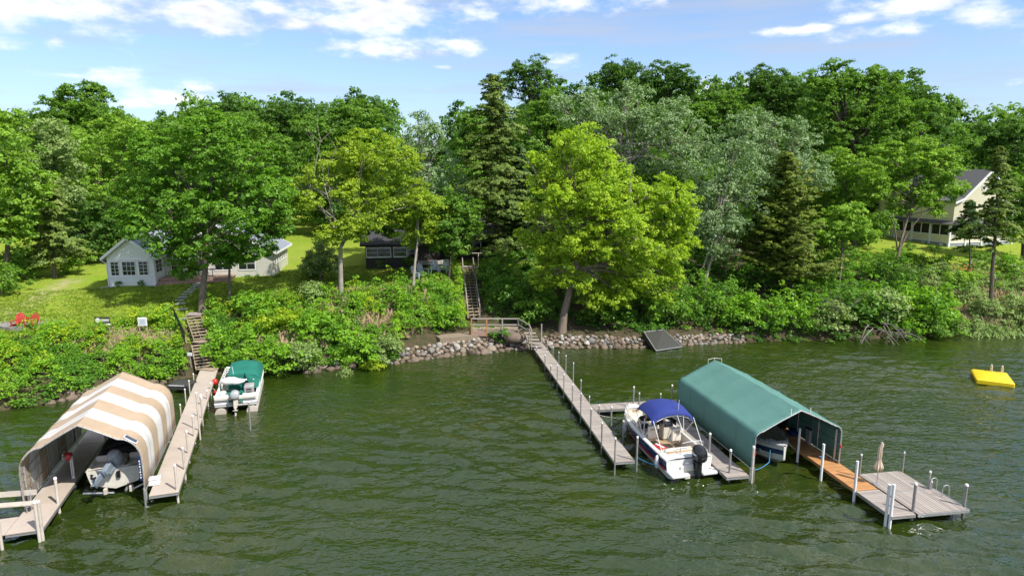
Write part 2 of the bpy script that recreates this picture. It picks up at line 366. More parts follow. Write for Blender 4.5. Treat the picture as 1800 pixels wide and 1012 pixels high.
def T(x, y): return float(terr(x, y))
def shore(x): return float(np.interp(x, SHX, SHY))
gx = np.concatenate([np.linspace(-600,-64,22), np.arange(-60,72,.6), np.linspace(76,600,22)])
gy = np.concatenate([np.linspace(-60,30,16), np.arange(32,92,.6), np.linspace(95,180,22), np.linspace(195,1500,18)])
GX, GY = np.meshgrid(gx, gy); GZ = terr(GX, GY)
rng = np.random.default_rng(3)
nn = np.array([mnoise.noise((a*.35, b*.35, 0)) for a, b in zip(GX.ravel(), GY.ravel())]).reshape(GX.shape)
sd_ = GY-np.interp(GX, SHX, SHY)
GZ = GZ+nn*.10*np.clip(sd_/3, 0, 1)
me = bpy.data.meshes.new('ground'); nx, ny = len(gx), len(gy)
ii = (np.arange(ny-1)[:, None]*nx+np.arange(nx-1)[None, :]).ravel()
me.from_pydata(np.stack([GX.ravel(), GY.ravel(), GZ.ravel()], 1).tolist(), [], np.stack([ii, ii+1, ii+nx+1, ii+nx], 1).tolist())
at = me.attributes.new('soil', 'FLOAT', 'POINT')
s1g = np.interp(GX, TX, S1)
soil = np.clip((s1g-.2-sd_)/.8, 0, 1)
soil = np.maximum(soil, np.clip((GX-6)/3, 0, 1)*np.clip((40-GX)/2, 0, 1)*np.clip((100-GY)/4, 0, 1))
at.data.foreach_set('value', soil.ravel())
wp = [P(0,572,3.0), P(40,552,3.2), P(75,535,3.5), P(105,515,3.9), P(125,500,4.2)]; worn = np.zeros_like(GX)
for p_, q_ in zip(wp[:-1], wp[1:]):
    dx, dy = q_.x-p_.x, q_.y-p_.y; t = np.clip(((GX-p_.x)*dx+(GY-p_.y)*dy)/(dx*dx+dy*dy), 0, 1); d = np.hypot(GX-p_.x-t*dx, GY-p_.y-t*dy)
    worn = np.maximum(worn, np.clip(1.1-d/1.3, 0, .8))
a2 = me.attributes.new('worn', 'FLOAT', 'POINT'); a2.data.foreach_set('value', worn.ravel())
me.polygons.foreach_set('use_smooth', [True]*len(me.polygons))
m = bpy.data.materials.new('lawn_and_soil'); m.use_nodes = True; n = m.node_tree.nodes; l = m.node_tree.links; b = n['Principled BSDF']; b.inputs['Roughness'].default_value = .95
b.inputs['Specular IOR Level'].default_value = .1
g = n.new('ShaderNodeNewGeometry')
def noi(sc, det=6, vec=None):
    q = n.new('ShaderNodeTexNoise'); q.inputs['Scale'].default_value = sc; q.inputs['Detail'].default_value = det; l.new(vec or g.outputs['Position'], q.inputs['Vector'])
    r = n.new('ShaderNodeMapRange'); l.new(q.outputs[0], r.inputs[0]); r.inputs[1].default_value = .36; r.inputs[2].default_value = .64; return r.outputs[0]
def mixc(f, a, c):
    q = n.new('ShaderNodeMix'); q.data_type = 'RGBA'; l.new(f, q.inputs[0])
    for i, v in ((6, a), (7, c)):
        if isinstance(v, tuple): q.inputs[i].default_value = (*v, 1)
        else: l.new(v, q.inputs[i])
    return q.outputs[2]
gr = mixc(noi(.22), (.19,.29,.020), (.29,.33,.04))
gr = mixc(noi(5, 8), gr, (.13,.23,.016))
dm = n.new('ShaderNodeMath'); dm.operation = 'MULTIPLY'; l.new(noi(.09), dm.inputs[0]); l.new(noi(1.1), dm.inputs[1])
gr = mixc(dm.outputs[0], gr, (.24,.27,.05))
wa = n.new('ShaderNodeAttribute'); wa.attribute_name = 'worn'; wm_ = n.new('ShaderNodeMath'); wm_.operation = 'MULTIPLY'; l.new(wa.outputs['Fac'], wm_.inputs[0]); l.new(noi(1.4), wm_.inputs[1])
gr = mixc(wm_.outputs[0], gr, (.40,.33,.22))
so_ = mixc(noi(3), (.085,.062,.042), (.045,.05,.02))
aa = n.new('ShaderNodeAttribute'); aa.attribute_name = 'soil'
l.new(mixc(aa.outputs['Fac'], gr, so_), b.inputs['Base Color'])
q = n.new('ShaderNodeTexNoise'); q.inputs['Scale'].default_value = 14; q.inputs['Detail'].default_value = 5; l.new(g.outputs['Position'], q.inputs['Vector'])
bp = n.new('ShaderNodeBump'); bp.inputs['Strength'].default_value = .6; bp.inputs['Distance'].default_value = .08; l.new(q.outputs[0], bp.inputs['Height']); l.new(bp.outputs[0], b.inputs['Normal'])
me.materials.append(m)
o = bpy.data.objects.new('ground', me); C.objects.link(o); tag(o, kind='structure', label='lawns and soil of the lake shore')

# water: murky green lake, wind ripples as relief
m = bpy.data.materials.new('lake_water'); m.use_nodes = True; n = m.node_tree.nodes; l = m.node_tree.links; b = n['Principled BSDF']
g = n.new('ShaderNodeNewGeometry')
b.inputs['Roughness'].default_value = .05; b.inputs['IOR'].default_value = 1.72; b.inputs['Specular IOR Level'].default_value = .5
c1 = mixc(noi(.10, 4), (.014,.029,.0035), (.034,.045,.006))
c1 = mixc(noi(.8, 5), c1, (.018,.034,.004))
l.new(c1, b.inputs['Base Color'])
def wave(sc, rot, stretch, det, dist, strength, prev, dstr=0, mask=None):
    mp = n.new('ShaderNodeMapping'); mp.inputs['Scale'].default_value = (sc*stretch, sc, sc); mp.inputs['Rotation'].default_value = (0, 0, rot); l.new(g.outputs['Position'], mp.inputs[0])
    q = n.new('ShaderNodeTexNoise'); q.inputs['Scale'].default_value = 1; q.inputs['Detail'].default_value = det; q.inputs['Roughness'].default_value = .5; q.inputs['Distortion'].default_value = dstr; l.new(mp.outputs[0], q.inputs['Vector'])
    bp = n.new('ShaderNodeBump'); bp.inputs['Distance'].default_value = dist; l.new(q.outputs[0], bp.inputs['Height'])
    if mask is None: bp.inputs['Strength'].default_value = strength
    else:
        mm = n.new('ShaderNodeMath'); mm.operation = 'MULTIPLY'; l.new(mask, mm.inputs[0]); mm.inputs[1].default_value = strength; l.new(mm.outputs[0], bp.inputs['Strength'])
    if prev is not None: l.new(prev, bp.inputs['Normal'])
    return bp.outputs[0]
# gusts: calmer patches near the shore, rougher out on the lake
gm = n.new('ShaderNodeMath'); gm.operation = 'MULTIPLY_ADD'; l.new(noi(.07, 3), gm.inputs[0]); gm.inputs[1].default_value = .5; gm.inputs[2].default_value = .5
nr = wave(3.6, -.15, .6, 2, .13, 1.0, None, .5, gm.outputs[0])
l.new(nr, b.inputs['Normal'])
wx = np.concatenate([np.linspace(-600,-60,14), np.arange(-54,68,.21), np.linspace(74,600,14)])
wy = np.concatenate([np.linspace(-300,8,12), np.linspace(12,19,8), np.arange(19.5,62,.13), np.linspace(66,300,12)])
WX, WY = np.meshgrid(wx, wy); WZ = np.zeros_like(WX); rw = np.random.default_rng(21)
for mean, spread, lmin, lmax, slope, nwave in ((1.32, .30, 1.3, 2.6, .155, 16), (1.85, .45, .8, 1.4, .165, 18), (1.5, .8, .45, .85, .175, 26)):
    for _ in range(nwave):
        lam = rw.uniform(lmin, lmax); th = mean+rw.normal()*spread; k = 2*math.pi/lam; amp = slope*math.sqrt(2/nwave)/k
        ph = k*(WX*math.cos(th)+WY*math.sin(th))+rw.uniform(0, 6.28)+.5*np.sin(WX*.13+rw.uniform(0, 6))+.5*np.sin(WY*.17+rw.uniform(0, 6))
        WZ += amp*(np.sin(ph)+.25*np.sin(2*ph+1.5))
gust = .70+.48*np.sin(WX*.16+1.3+.8*np.sin(WY*.11))*np.sin(WY*.19+.4+.7*np.sin(WX*.09))+.18*np.sin(WX*.43+WY*.3)
off = np.clip((np.interp(WX, SHX, SHY)-WY)/14, 0, 1)       # calmer close to the bank
WZ *= gust*(.22+.85*off)*np.clip((WX+54)/4, 0, 1)*np.clip((68-WX)/4, 0, 1)*np.clip((WY-19)/3, 0, 1)*np.clip((62-WY)/3, 0, 1)
nx, ny = len(wx), len(wy); ii = (np.arange(ny-1)[:, None]*nx+np.arange(nx-1)[None, :]).ravel()
me = bpy.data.meshes.new('lake_water'); V = np.stack([WX.ravel(), WY.ravel(), WZ.ravel()], 1).astype(np.float32); F = np.stack([ii, ii+1, ii+nx+1, ii+nx], 1).astype(np.int32)
me.vertices.add(len(V)); me.vertices.foreach_set('co', V.ravel()); me.loops.add(F.size); me.loops.foreach_set('vertex_index', F.ravel())
me.polygons.add(len(F)); me.polygons.foreach_set('loop_start', np.arange(0, F.size, 4, dtype=np.int32)); me.polygons.foreach_set('loop_total', np.full(len(F), 4, dtype=np.int32))
me.polygons.foreach_set('use_smooth', np.ones(len(F), bool)); me.materials.append(m); me.update(calc_edges=True)
o = bpy.data.objects.new('lake_water', me); C.objects.link(o); tag(o, 'murky green rippled lake', kind='structure')
# ---------------------------------------------------------------- foliage
def leaf_mesh(name, cen, nor, size, rnd, material, aspect=.62, long=None, tri=False):
    """one folded four-sided leaf (or leaf spray) at each centre, facing nor"""
    N = len(cen)
    r = np.random.default_rng(N+11)
    nor = nor/np.maximum(np.linalg.norm(nor, axis=1, keepdims=True), 1e-6)
    t = r.normal(size=(N, 3)) if long is None else long+r.normal(size=(N, 3))*.25
    a = t-(t*nor).sum(1, keepdims=True)*nor; a /= np.maximum(np.linalg.norm(a, axis=1, keepdims=True), 1e-6)
    b = np.cross(nor, a); s = size[:, None]
    V = np.empty((N, 4, 3))
    V[:, 0] = cen-a*s*.5; V[:, 2] = cen+a*s*.5-nor*s*.12
    V[:, 1] = cen+b*s*.5*aspect+nor*s*.10-a*s*.08; V[:, 3] = cen-b*s*.5*aspect+nor*s*.10-a*s*.08
    k = 4
    if tri: V = V[:, :3]; V[:, 0] += (a-b)*s*.16; V[:, 1] += b*s*.18; k = 3
    me = bpy.data.meshes.new(name)
    me.vertices.add(k*N); me.vertices.foreach_set('co', V.astype(np.float32).ravel())
    me.loops.add(k*N); me.loops.foreach_set('vertex_index', np.arange(k*N, dtype=np.int32))
    me.polygons.add(N); me.polygons.foreach_set('loop_start', np.arange(0, k*N, k, dtype=np.int32)); me.polygons.foreach_set('loop_total', np.full(N, k, dtype=np.int32))
    at = me.attributes.new('leaf', 'FLOAT_VECTOR', 'FACE'); q = np.zeros((N, 3), np.float32); q[:, :2] = rnd; at.data.foreach_set('vector', q.ravel())
    me.materials.append(material); me.update(calc_edges=True)
    return me
LEAFCOUNT = [0]
def clumps_to_leaves(name, cc, cr, out, per, lsize, material, seed, flat=.6, up=.75, aspect=.62, jit=.45, long=None, tri=False, core=None, tone=None):
    """cc clump centres, cr clump radii, out outward directions"""
    r = np.random.default_rng(seed); K = len(cc)
    idx = np.repeat(np.arange(K), per); N = len(idx)
    d = r.normal(size=(N, 3)); d /= np.linalg.norm(d, axis=1, keepdims=True)
    d[:, 2] = np.where(d[:, 2] < -.25, -d[:, 2]*.8, d[:, 2])
    rad = r.random(N)**.4
    off = d*rad[:, None]*cr[idx][:, None]; off[:, 2] *= flat
    c = cc[idx]+off
    nor = d*.55+out[idx]*.45+np.array([0, 0, up])+r.normal(size=(N, 3))*jit
    sz = lsize*(.65+.7*r.random(N))
    crnd = r.random(K)
    rnd = np.stack([r.random(N)*.6+crnd[idx]*.4, np.clip(r.random(K)[idx]*1.1-.25, 0, 1)], 1)
    N0 = N
    if core is not None and len(core):      # oversized filler leaves, added to close gaps and darken the crown's inside
        c = np.concatenate([c, core]); M_ = len(core); nor = np.concatenate([nor, r.normal(size=(M_, 3))]); sz = np.concatenate([sz, lsize*2.4*(.7+.6*r.random(M_))])
        rnd = np.concatenate([rnd, np.stack([r.random(M_), r.random(M_)], 1)]); N += M_
    if tone is not None: rnd[:N0] = np.stack([np.clip(r.random(N0)*.45+tone[idx, 0]*.6, 0, 1), np.clip(tone[idx, 1]+r.random(N0)*.25-.1, 0, 1)], 1)
    LEAFCOUNT[0] += N*(1 if tri else 2)
    return leaf_mesh(name, c, nor, sz, rnd, material, aspect, None if long is None else long[idx], tri)
def lobes_clumps(lobes, crad, dens, seed, inner=.15, low=.8, want_core=False, subf=.30):
    """cauliflower crown: sub-boughs over each lobe, leaf clumps over the outer side of each sub-bough"""
    r = np.random.default_rng(seed); cc = []; oo = []; core = []
    L = [(np.array(c, float), np.array(q, float)) for c, q in lobes]
    for i, (c, q) in enumerate(L):
        qm = q.mean(); sr = min(max(subf*qm, crad*1.1), 1.6); ns = max(5, int(4*qm*qm/(sr*sr)*.66*min(dens, 1.3)))
        d = r.normal(size=(ns, 3)); d /= np.linalg.norm(d, axis=1, keepdims=True)
        rad = np.where(r.random(ns) < inner, .35+.3*r.random(ns), .68+.30*r.random(ns)); rad = np.where(d[:, 2] < -.35, rad*low, rad)
        p = c+d*rad[:, None]*q; keep = np.ones(ns, bool)
        for j, (c2, q2) in enumerate(L):
            if j != i: keep &= (np.linalg.norm((p-c2)/q2, axis=1) > .62) | (r.random(ns) < .10)
        p = p[keep]; d = d[keep]
        m = max(3, int(2*sr*sr/(crad*crad)*dens*.95)); K = len(p)
        srs = np.repeat(sr*(.7+.6*r.random(K)), m)
        e = r.normal(size=(K*m, 3)); e = e/np.linalg.norm(e, axis=1, keepdims=True)+np.repeat(d, m, 0)*.45+np.array([0, 0, .40]); e /= np.linalg.norm(e, axis=1, keepdims=True)
        cc.append(np.repeat(p, m, 0)+e*srs[:, None]*np.array([1, 1, .8])); oo.append(e)
        kc = int(14+26*qm); g = r.normal(size=(kc, 3)); g /= np.linalg.norm(g, axis=1, keepdims=True)
        core.append(c+g*(r.random(kc)**.5*.72)[:, None]*q)
    if want_core: return np.concatenate(cc), np.concatenate(oo), np.concatenate(core)
    return np.concatenate(cc), np.concatenate(oo)
def limb(mb, p, q, r0, r1, seed, sag=.12, n=5):
    r = random.Random(seed); p = Vector(p); q = Vector(q); L = (q-p).length
    pts = []; w = [r.uniform(-1, 1)*L*.05 for _ in range(4)]
    for i in range(n+1):
        t = i/n; c = p.lerp(q, t); c.z += math.sin(t*math.pi)*L*sag*(.5 if q.z > p.z else 1)
        c.x += w[0]*math.sin(t*5+w[1]*9); c.y += w[2]*math.sin(t*4+w[3]*9)
        pts.append(c)
    mb.tube(pts, [r0*(1-i/n)+r1*i/n for i in range(n+1)], 6)
    return pts
SP = {  # leaf material, bark, clump radius, leaves per clump, leaf size, density, flat, up
 'maple':  ('maple','bark',.46,30,.225,1.0,.75,.55),
 'lime':   ('lime','bark',.40,25,.20,1.1,.9,.35),
 'locust': ('locust','bark_pale',.42,26,.195,1.1,.8,.45),
 'poplar': ('poplar','bark_pale',.44,20,.22,1.05,1.0,.05),
 'dark':   ('dark','bark_dark',.58,28,.32,1.05,.75,.5),
 'mid':    ('mid','bark_dark',.56,28,.33,1.0,.75,.5),
 'light':  ('light','bark',.50,27,.28,1.0,.75,.5),
 'willow': ('willow','bark',.50,22,.32,1.0,.9,.3),
}
def tree(label, sp, Y, base, lobes, tr=.28, seed=1, group=None, thick=1.0, mid=None, twigs=0, scale=1.0, dens=1.0, forks=None, name=None):
    """Y distance of the crown; base (u,v,Yb) or None; lobes (u,v,r[,dy])"""
    lm, bk, cr, per, ls, de, flat, up = SP[sp]
    cr *= scale; ls *= scale; de *= dens
    if base and len(base) == 3: bx, by = D(base[0], base[1], base[2]).x, base[2]
    else: bx, by = D(base[0] if base else lobes[0][0], 480, Y).x, Y
    bz = T(bx, by)-.15
    t = thing(name or {'maple':'maple_tree','lime':'cottonwood_tree','locust':'honey_locust_tree','poplar':'silver_poplar_tree'}.get(sp, 'broadleaf_tree'), label, 'tree', (bx, by, bz), 0, group)
    rr = random.Random(seed); LL = []
    for lb in lobes:
        u, v, r = lb[:3]; dy = lb[3] if len(lb) > 3 else rr.uniform(-.5, .5)*r/CF*Y*1.1
        c = D(u, v, Y+dy); q = r/CF*(Y+dy)
        LL.append(((c.x-bx, c.y-by, c.z-bz), (q, q*1.05*thick, q*.88)))
    cc, oo, co_ = lobes_clumps(LL, cr, de, seed, want_core=True)
    if sp == 'poplar' or de < .8: co_ = co_[::3]
    g = terr(cc[:, 0]+bx, cc[:, 1]+by)-bz; k = cc[:, 2] > g+.15; cc, oo = cc[k], oo[k]
    r2 = np.random.default_rng(seed+5)
    crs = cr*(.6+.7*r2.random(len(cc)))
    me = clumps_to_leaves('crown', cc, crs, oo, per, ls, LM[lm], seed, flat, up, tri=Y > 61, core=co_)
    o = bpy.data.objects.new('crown', me); C.objects.link(o); o.parent = t
    mb = MB(); cen = Vector(np.mean([c for c, q in LL], axis=0)); top = Vector(max((c for c, q in LL), key=lambda c: c[2]))
    low = min(c[2]-q[2] for c, q in LL)
    fork = Vector(mid) if mid else Vector((cen.x*.5, cen.y*.5, max(low+.2, cen.z*.42)))
    pts = [(0,0,-.3), (0,0,.12), (fork.x*.12, fork.y*.2, fork.z*.3), (fork.x*.5, fork.y*.55, fork.z*.68), tuple(fork)]
    mb.tube(pts, [tr*1.75, tr*1.25, tr, tr*.88, tr*.75], 9)
    mb.tube([fork, fork.lerp(top, .35)+Vector((rr.uniform(-.3,.3), 0, 0)), fork.lerp(top, .7)+Vector((rr.uniform(-.3,.3), 0, 0)), top], [tr*.72, tr*.5, tr*.3, tr*.1], 7)
    for i, (c, q) in enumerate(LL):
        c = Vector(c); st = fork.lerp(top, rr.uniform(0, .45)) if c.z > fork.z else fork
        pp = limb(mb, st, c, tr*rr.uniform(.35, .5), tr*.13, seed*31+i)
        for j in range(4):
            d = Vector((rr.gauss(0,1), rr.gauss(0,1), rr.gauss(.3,.8))).normalized()
            limb(mb, pp[rr.choice((2,3,4,5))], c+Vector((d.x*q[0], d.y*q[1], d.z*q[2]))*.92, tr*.14, tr*.04, seed*77+i*5+j, n=3)
    for (u0, v0, u1, v1, w) in (forks or []):      # bare limbs in view
        a = D(u0, v0, Y-1.2)-Vector((bx, by, bz)); e = D(u1, v1, Y-1.5)-Vector((bx, by, bz))
        pp = limb(mb, a, e, w, w*.4, int(u0+v1), n=5)
        for j in range(twigs):
            s0 = rr.choice(pp[1:]); d = (Vector(e)-Vector(a)).normalized()+Vector((rr.gauss(0,.7), rr.gauss(0,.5), rr.gauss(.2,.5)))
            limb(mb, s0, s0+d*rr.uniform(.6, 1.7), w*.3, w*.08, j+int(u0), n=3)
    mb.build('trunk', M[bk], t, True)
    return t
def conifer(label, kind, Y, base, apex, half, vlow, tr=.2, seed=1, group=None, irr=.35, lean=0, dens=1.0, name='spruce_tree', open_=.0, shape=.85):
    """base (u,v,Yb); apex (u,v); half-width in photo px at vlow"""
    bx, by = D(base[0], 480, base[2]).x, base[2]; bz = T(bx, by)-.1
    t = thing(name, label, 'tree', (bx, by, bz), 0, group)
    ap = D(apex[0], apex[1], Y)-Vector((bx, by, bz)); zl = (D(base[0], vlow, Y)).z-bz; zl = max(zl, .3); H = ap.z; rad = half/CF*Y
    rr = random.Random(seed); cc = []; oo = []; lg = []
    mb = MB(); wob = [rr.uniform(-.12, .12) for _ in range(6)]
    ax = lambda z: Vector((ap.x*(z/H)+wob[0]*math.sin(z*.8), ap.y*(z/H)+wob[1]*math.sin(z*.7), z))
    mb.tube([ax(-.3 if i == 0 else H*i/9) for i in range(10)], [tr*(1.3 if i == 0 else 1.04-.98*i/9) for i in range(10)], 8)
    z = zl; a = rr.uniform(0, 6.28); big = [rr.uniform(0, 6.28) for _ in range(4)]
    while z < H-.2:
        fr = (z-zl)/(H-zl); env = rad*(1-fr)**shape*(1 if fr > .12 else .72+2.3*fr)
        env *= 1+.22*math.sin(a*2+z*.9+big[0])+.14*math.sin(a*3-z*1.7+big[1])
        z += .085*(1-.3*fr)*rr.uniform(.5, 1.5)/dens; a += 2.4+rr.uniform(-.5, .5)
        if rr.random() < open_: continue
        L = max(.2, env*rr.uniform(1-irr*1.4, 1+irr*.45)+.12)
        s = ax(z); dz = {'spruce': -.10, 'dark': -.05, 'cedar': .22, 'up': .3}[kind]*L
        if fr > .75: dz += .25*L
        e = s+Vector((math.cos(a)*L, math.sin(a)*L, dz))
        mb.tube([s, s.lerp(e, .5)+Vector((0,0,(.07 if kind != 'cedar' else -.06)*L)), e], [tr*.16*(1.1-fr), tr*.10*(1.1-fr), .01], 4, caps=False)
        n = max(3, int(L/.22))
        for q in range(n):
            f_ = (q+.6)/n; w = .24*L*(1-f_*.7)+.10; side = rr.uniform(-w, w)
            p = s.lerp(e, .18+.82*f_)+Vector((-math.sin(a)*side, math.cos(a)*side, .07*L*math.sin(f_*3.1)*(1 if kind != 'cedar' else -1)-abs(side)*.2+rr.uniform(-.12,.12)))
            cc.append(p); oo.append((math.cos(a), math.sin(a), .3)); lg.append((math.cos(a)-.9*math.sin(a)*side/w, math.sin(a)+.9*math.cos(a)*side/w, -.35 if kind != 'cedar' else .6))
    cc = np.array(cc); g = terr(cc[:, 0]+bx, cc[:, 1]+by)-bz; k = cc[:, 2] > g+.1
    cc = cc[k]; oo = np.array(oo)[k]; lg = np.array(lg)[k]
    me = clumps_to_leaves('crown', cc, np.full(len(cc), .30), oo, 13, .34, LM[{'spruce':'spruce','cedar':'cedar','dark':'darkspruce','up':'cedar'}[kind]], seed, .5, .6, .34, .4, lg, tri=True)
    o = bpy.data.objects.new('crown', me); C.objects.link(o); o.parent = t
    mb.build('trunk', M['bark_dark' if kind != 'spruce' else 'bark'], t, True)
    return t

# ---- trees named one by one, front to back
tree('broad dense mid green maple on the lawn before the white cottage', 'maple', 55, (355,550,53.6),
     [(370,262,62),(300,292,62),(432,290,58),(345,320,80),(255,352,52),(415,360,76),(292,395,62),(465,372,46),(355,425,58),(432,432,44),(372,222,30),(232,395,34),(400,235,32),(486,405,30),(308,440,34),(272,285,42),(490,340,24),(330,470,24)], .30, 3)
tree('slim young tree with a thin straight trunk just right of the big maple', 'maple', 56.5, (403,522,55.5), [(405,440,26),(425,450,24),(390,452,20)], .12, 4)
tree('yellow green honey locust with two pale trunks and bare limbs above the bank', 'locust', 58.5, (600,530,57),
     [(642,272,44),(688,292,46),(600,300,38),(560,312,26,-1),(722,345,36),(660,345,50),(700,378,30),(545,358,22,-2),(622,400,32,-1.5),(648,380,34,-1),(585,420,22,-1.5),(528,330,16,-1),(612,345,26),(740,362,22)],
     .22, 5, mid=(.1,.2,4.9), forks=[(585,400,548,345,.12),(548,345,562,250,.07),(590,400,572,330,.09),(572,330,590,262,.05),(548,350,520,330,.05)], twigs=7, dens=1.2)
tree('small yellow leaved tree with a slender white trunk left of the grey garden chairs', 'locust', 60.5, (727,508,59.2), [(735,388,32),(758,370,24),(716,420,22),(752,412,22),(735,352,22)], .13, 6)
tree('slender dark leaved tree beside the foot of the long wooden stairs', 'mid', 62, (789,530,60), [(790,395,38),(812,372,30),(772,418,28),(800,428,30),(780,362,26),(825,400,22)], .11, 7, scale=.75)
tree('bright lime green cottonwood leaning over the stone shore', 'lime', 58, (988,572,56.4),
     [(1020,262,42),(1000,300,46),(1062,318,54),(962,300,24),(1010,355,52),(1095,360,52),(1082,410,58),(1005,405,44),(1150,388,44),(1190,350,34),(1196,392,32),(1150,440,48),(1095,470,40),(1040,448,46),(985,440,36),(1050,270,28),(1165,335,22),(1115,500,26),(1070,505,26),(960,455,24),(950,330,20),(940,285,14),(985,250,18),(1205,430,20),(985,480,22),(1085,520,30,-1.5),(1135,490,34,-2),(1045,530,24,-1.5),(1175,485,26,-1),(1180,455,24,-2),(955,495,22,-1),(1015,500,24,-2.5),(930,420,22),(935,375,18),(1100,450,36,-2.5),(1030,400,34,-2.5),(1160,520,18,-1),(1010,430,24,-3.5),(1050,350,32,-3.5),(1100,400,32,-3.5),(1140,440,24,-3.5),(1060,440,22,-3.5),(985,350,24,-3)], .33, 8, mid=(1.3,.5,5.6))
tree('tall thin silver poplar with an airy top between the yellow locust and the cedar', 'poplar', 73, (745,470,73), [(742,255,32),(722,290,34),(765,300,40),(740,335,44),(792,345,42),(720,238,16),(750,222,14),(770,245,14),(735,208,8),(815,372,36),(800,395,34),(700,262,16),(768,228,9)], .22, 9, dens=.85)
tree('wide silver grey poplar rising behind the lime green cottonwood', 'poplar', 74, (1100,470,74),
     [(1068,200,42),(1010,205,34),(1120,190,38),(1160,222,42),(1090,245,52),(1205,240,42),(1150,275,50),(1210,288,40),(1040,240,40),(985,190,20),(1095,165,20),(1190,200,26),(1245,270,30),(1030,170,16)], .3, 10,
     forks=[(1065,235,1100,200,.06),(1085,285,1130,275,.07),(1130,275,1190,300,.05)], twigs=5)
tree('silver poplar with a slanting white trunk standing right of the cottonwood', 'poplar', 66, (1240,472,65),
     [(1290,262,42),(1262,305,40),(1310,310,42),(1270,352,46),(1248,395,42),(1298,385,44),(1265,432,32),(1302,225,24),(1320,352,30),(1235,348,26),(1225,410,22)], .16, 11, forks=[(1240,470,1262,380,.10),(1262,380,1280,320,.07),(1262,385,1295,355,.05)], twigs=4)
tree('pale silver poplar with upswept whitish sprays above the olive cedar', 'poplar', 72, (1390,470,72),
     [(1345,228,30),(1360,262,36),(1400,262,32),(1425,295,34),(1385,305,40),(1402,225,18),(1442,318,24),(1335,205,14),(1415,240,14),(1340,300,36),(1330,260,28)], .2, 12)
conifer('tall old cedar with a bare topped spire behind the slender dark leaved tree', 'spruce', 69, (880,465,68.5), (868,132), 78, 445, .34, 13, irr=.85, open_=.15, dens=1.7, shape=.6, name='cedar_tree')
conifer('dark spruce with two clear trunks height of foliage right of the tall old cedar', 'dark', 70, (908,462,69.5), (915,255), 52, 425, .26, 14, irr=.4)
conifer('olive green red cedar cone behind the shrubs right of the cottonwood', 'cedar', 65.5, (1390,500,64.5), (1386,268), 76, 488, .2, 15, irr=.75, dens=1.9, shape=.65, name='cedar_tree')
conifer('olive cedar with a broad low skirt behind the second row of bank shrubs', 'cedar', 67.5, (1345,500,66.5), (1340,330), 48, 470, .16, 115, irr=.4, dens=1.3, name='cedar_tree')
tree('fresh green young maple between the olive cedar and the yellow house', 'light', 66, (1478,470,65.5), [(1470,392,30),(1505,402,28),(1445,412,26),(1490,372,22),(1522,420,18),(1470,425,24)], .13, 16)
tree('forked pale green tree in front of the yellow house porch', 'light', 75, (1576,470,73.5),
     [(1608,285,32),(1640,305,30),(1575,300,30),(1555,335,28),(1610,335,34),(1660,320,18),(1585,365,24),(1630,352,22),(1540,312,20),(1625,262,18),(1560,268,18),(1530,345,18),(1648,368,12),(1655,298,30),(1668,335,24),(1665,275,18),(1640,335,24)], .17, 17, forks=[(1580,440,1618,380,.12),(1580,440,1562,375,.10)], twigs=2)
tree('yellow tinged loose tree between the silver poplar and the forked tree', 'light', 80, (1500,470,80), [(1490,300,30),(1462,330,26),(1515,335,28),(1535,285,24),(1470,280,24),(1500,362,24)], .16, 18, dens=.8)
conifer('tall spruce with a bare pale trunk on the bank at the right edge', 'spruce', 62.5, (1750,535,62), (1758,258), 60, 438, .21, 19, irr=.5, open_=.3, dens=1.1)
conifer('small dark spruce in front of the yellow house gable', 'dark', 71, (1704,472,70), (1706,352), 36, 418, .11, 20, irr=.35)
conifer('feathery pine with a grey trunk at the left edge of the lawn', 'spruce', 63.5, (95,490,63), (92,318), 56, 462, .2, 21, irr=.45, open_=.15, dens=1.2, name='pine_tree')
tree('sunlit yellow green tree at the far left edge', 'light', 60, (15,500,60), [(5,225,34),(15,270,48),(45,330,44),(0,345,56),(38,375,40),(20,410,40),(-30,290,50),(-30,380,50)], .25, 22)
tree('pale grey green tree leaning behind the tree at the far left edge', 'willow', 68, (70,480,68), [(85,262,34),(65,295,36),(105,300,34),(80,345,36),(60,240,24),(120,340,26),(95,232,20),(110,270,24),(50,340,30)], .2, 23)
tree('tall fresh green ash topping the left treeline', 'mid', 88, (150,470,88), [(145,185,36),(105,205,30),(180,200,32),(80,225,36),(150,230,48),(205,235,34),(122,162,14),(160,158,16),(95,180,12),(50,230,28),(215,215,20),(180,165,10)], .3, 24)
tree('warm green tree with a yellow cast left of the big maple', 'light', 76, (165,470,76), [(180,255,48),(135,270,40),(215,290,46),(160,320,50),(205,360,44),(150,365,40),(230,240,30)], .28, 25, dens=.9)
tree('dark shaded tree behind the cottage roof left of the maple', 'dark', 72, (150,480,72), [(150,405,40),(120,430,34),(180,420,38),(205,385,34),(140,380,30),(225,420,24)], .22, 26)
tree('rounded dark green tree peeping over the big maple', 'dark', 112, (360,470,112), [(362,198,20),(408,190,24),(440,205,22),(385,208,26),(345,212,20),(428,195,14)], .3, 27, scale=1.2)
tree('broad bright green tree filling the skyline behind the maple', 'mid', 84, (300,470,84), [(300,235,34),(340,225,30),(400,225,36),(270,245,30),(440,240,36),(470,262,34),(360,240,36),(235,258,26)], .3, 28)
tree('deep green oak on the skyline right of the maple', 'dark', 110, (480,450,110), [(468,205,24),(500,205,28),(535,202,28),(450,215,20),(520,222,30),(485,225,26),(560,208,22)], .3, 29, scale=1.2)
tree('rounded grey green tree behind the honey locust', 'mid', 92, (600,440,92), [(585,225,40),(630,225,42),(560,245,38),(660,245,32),(605,200,22),(540,225,22),(648,210,22),(600,262,44),(655,275,30)], .35, 30)
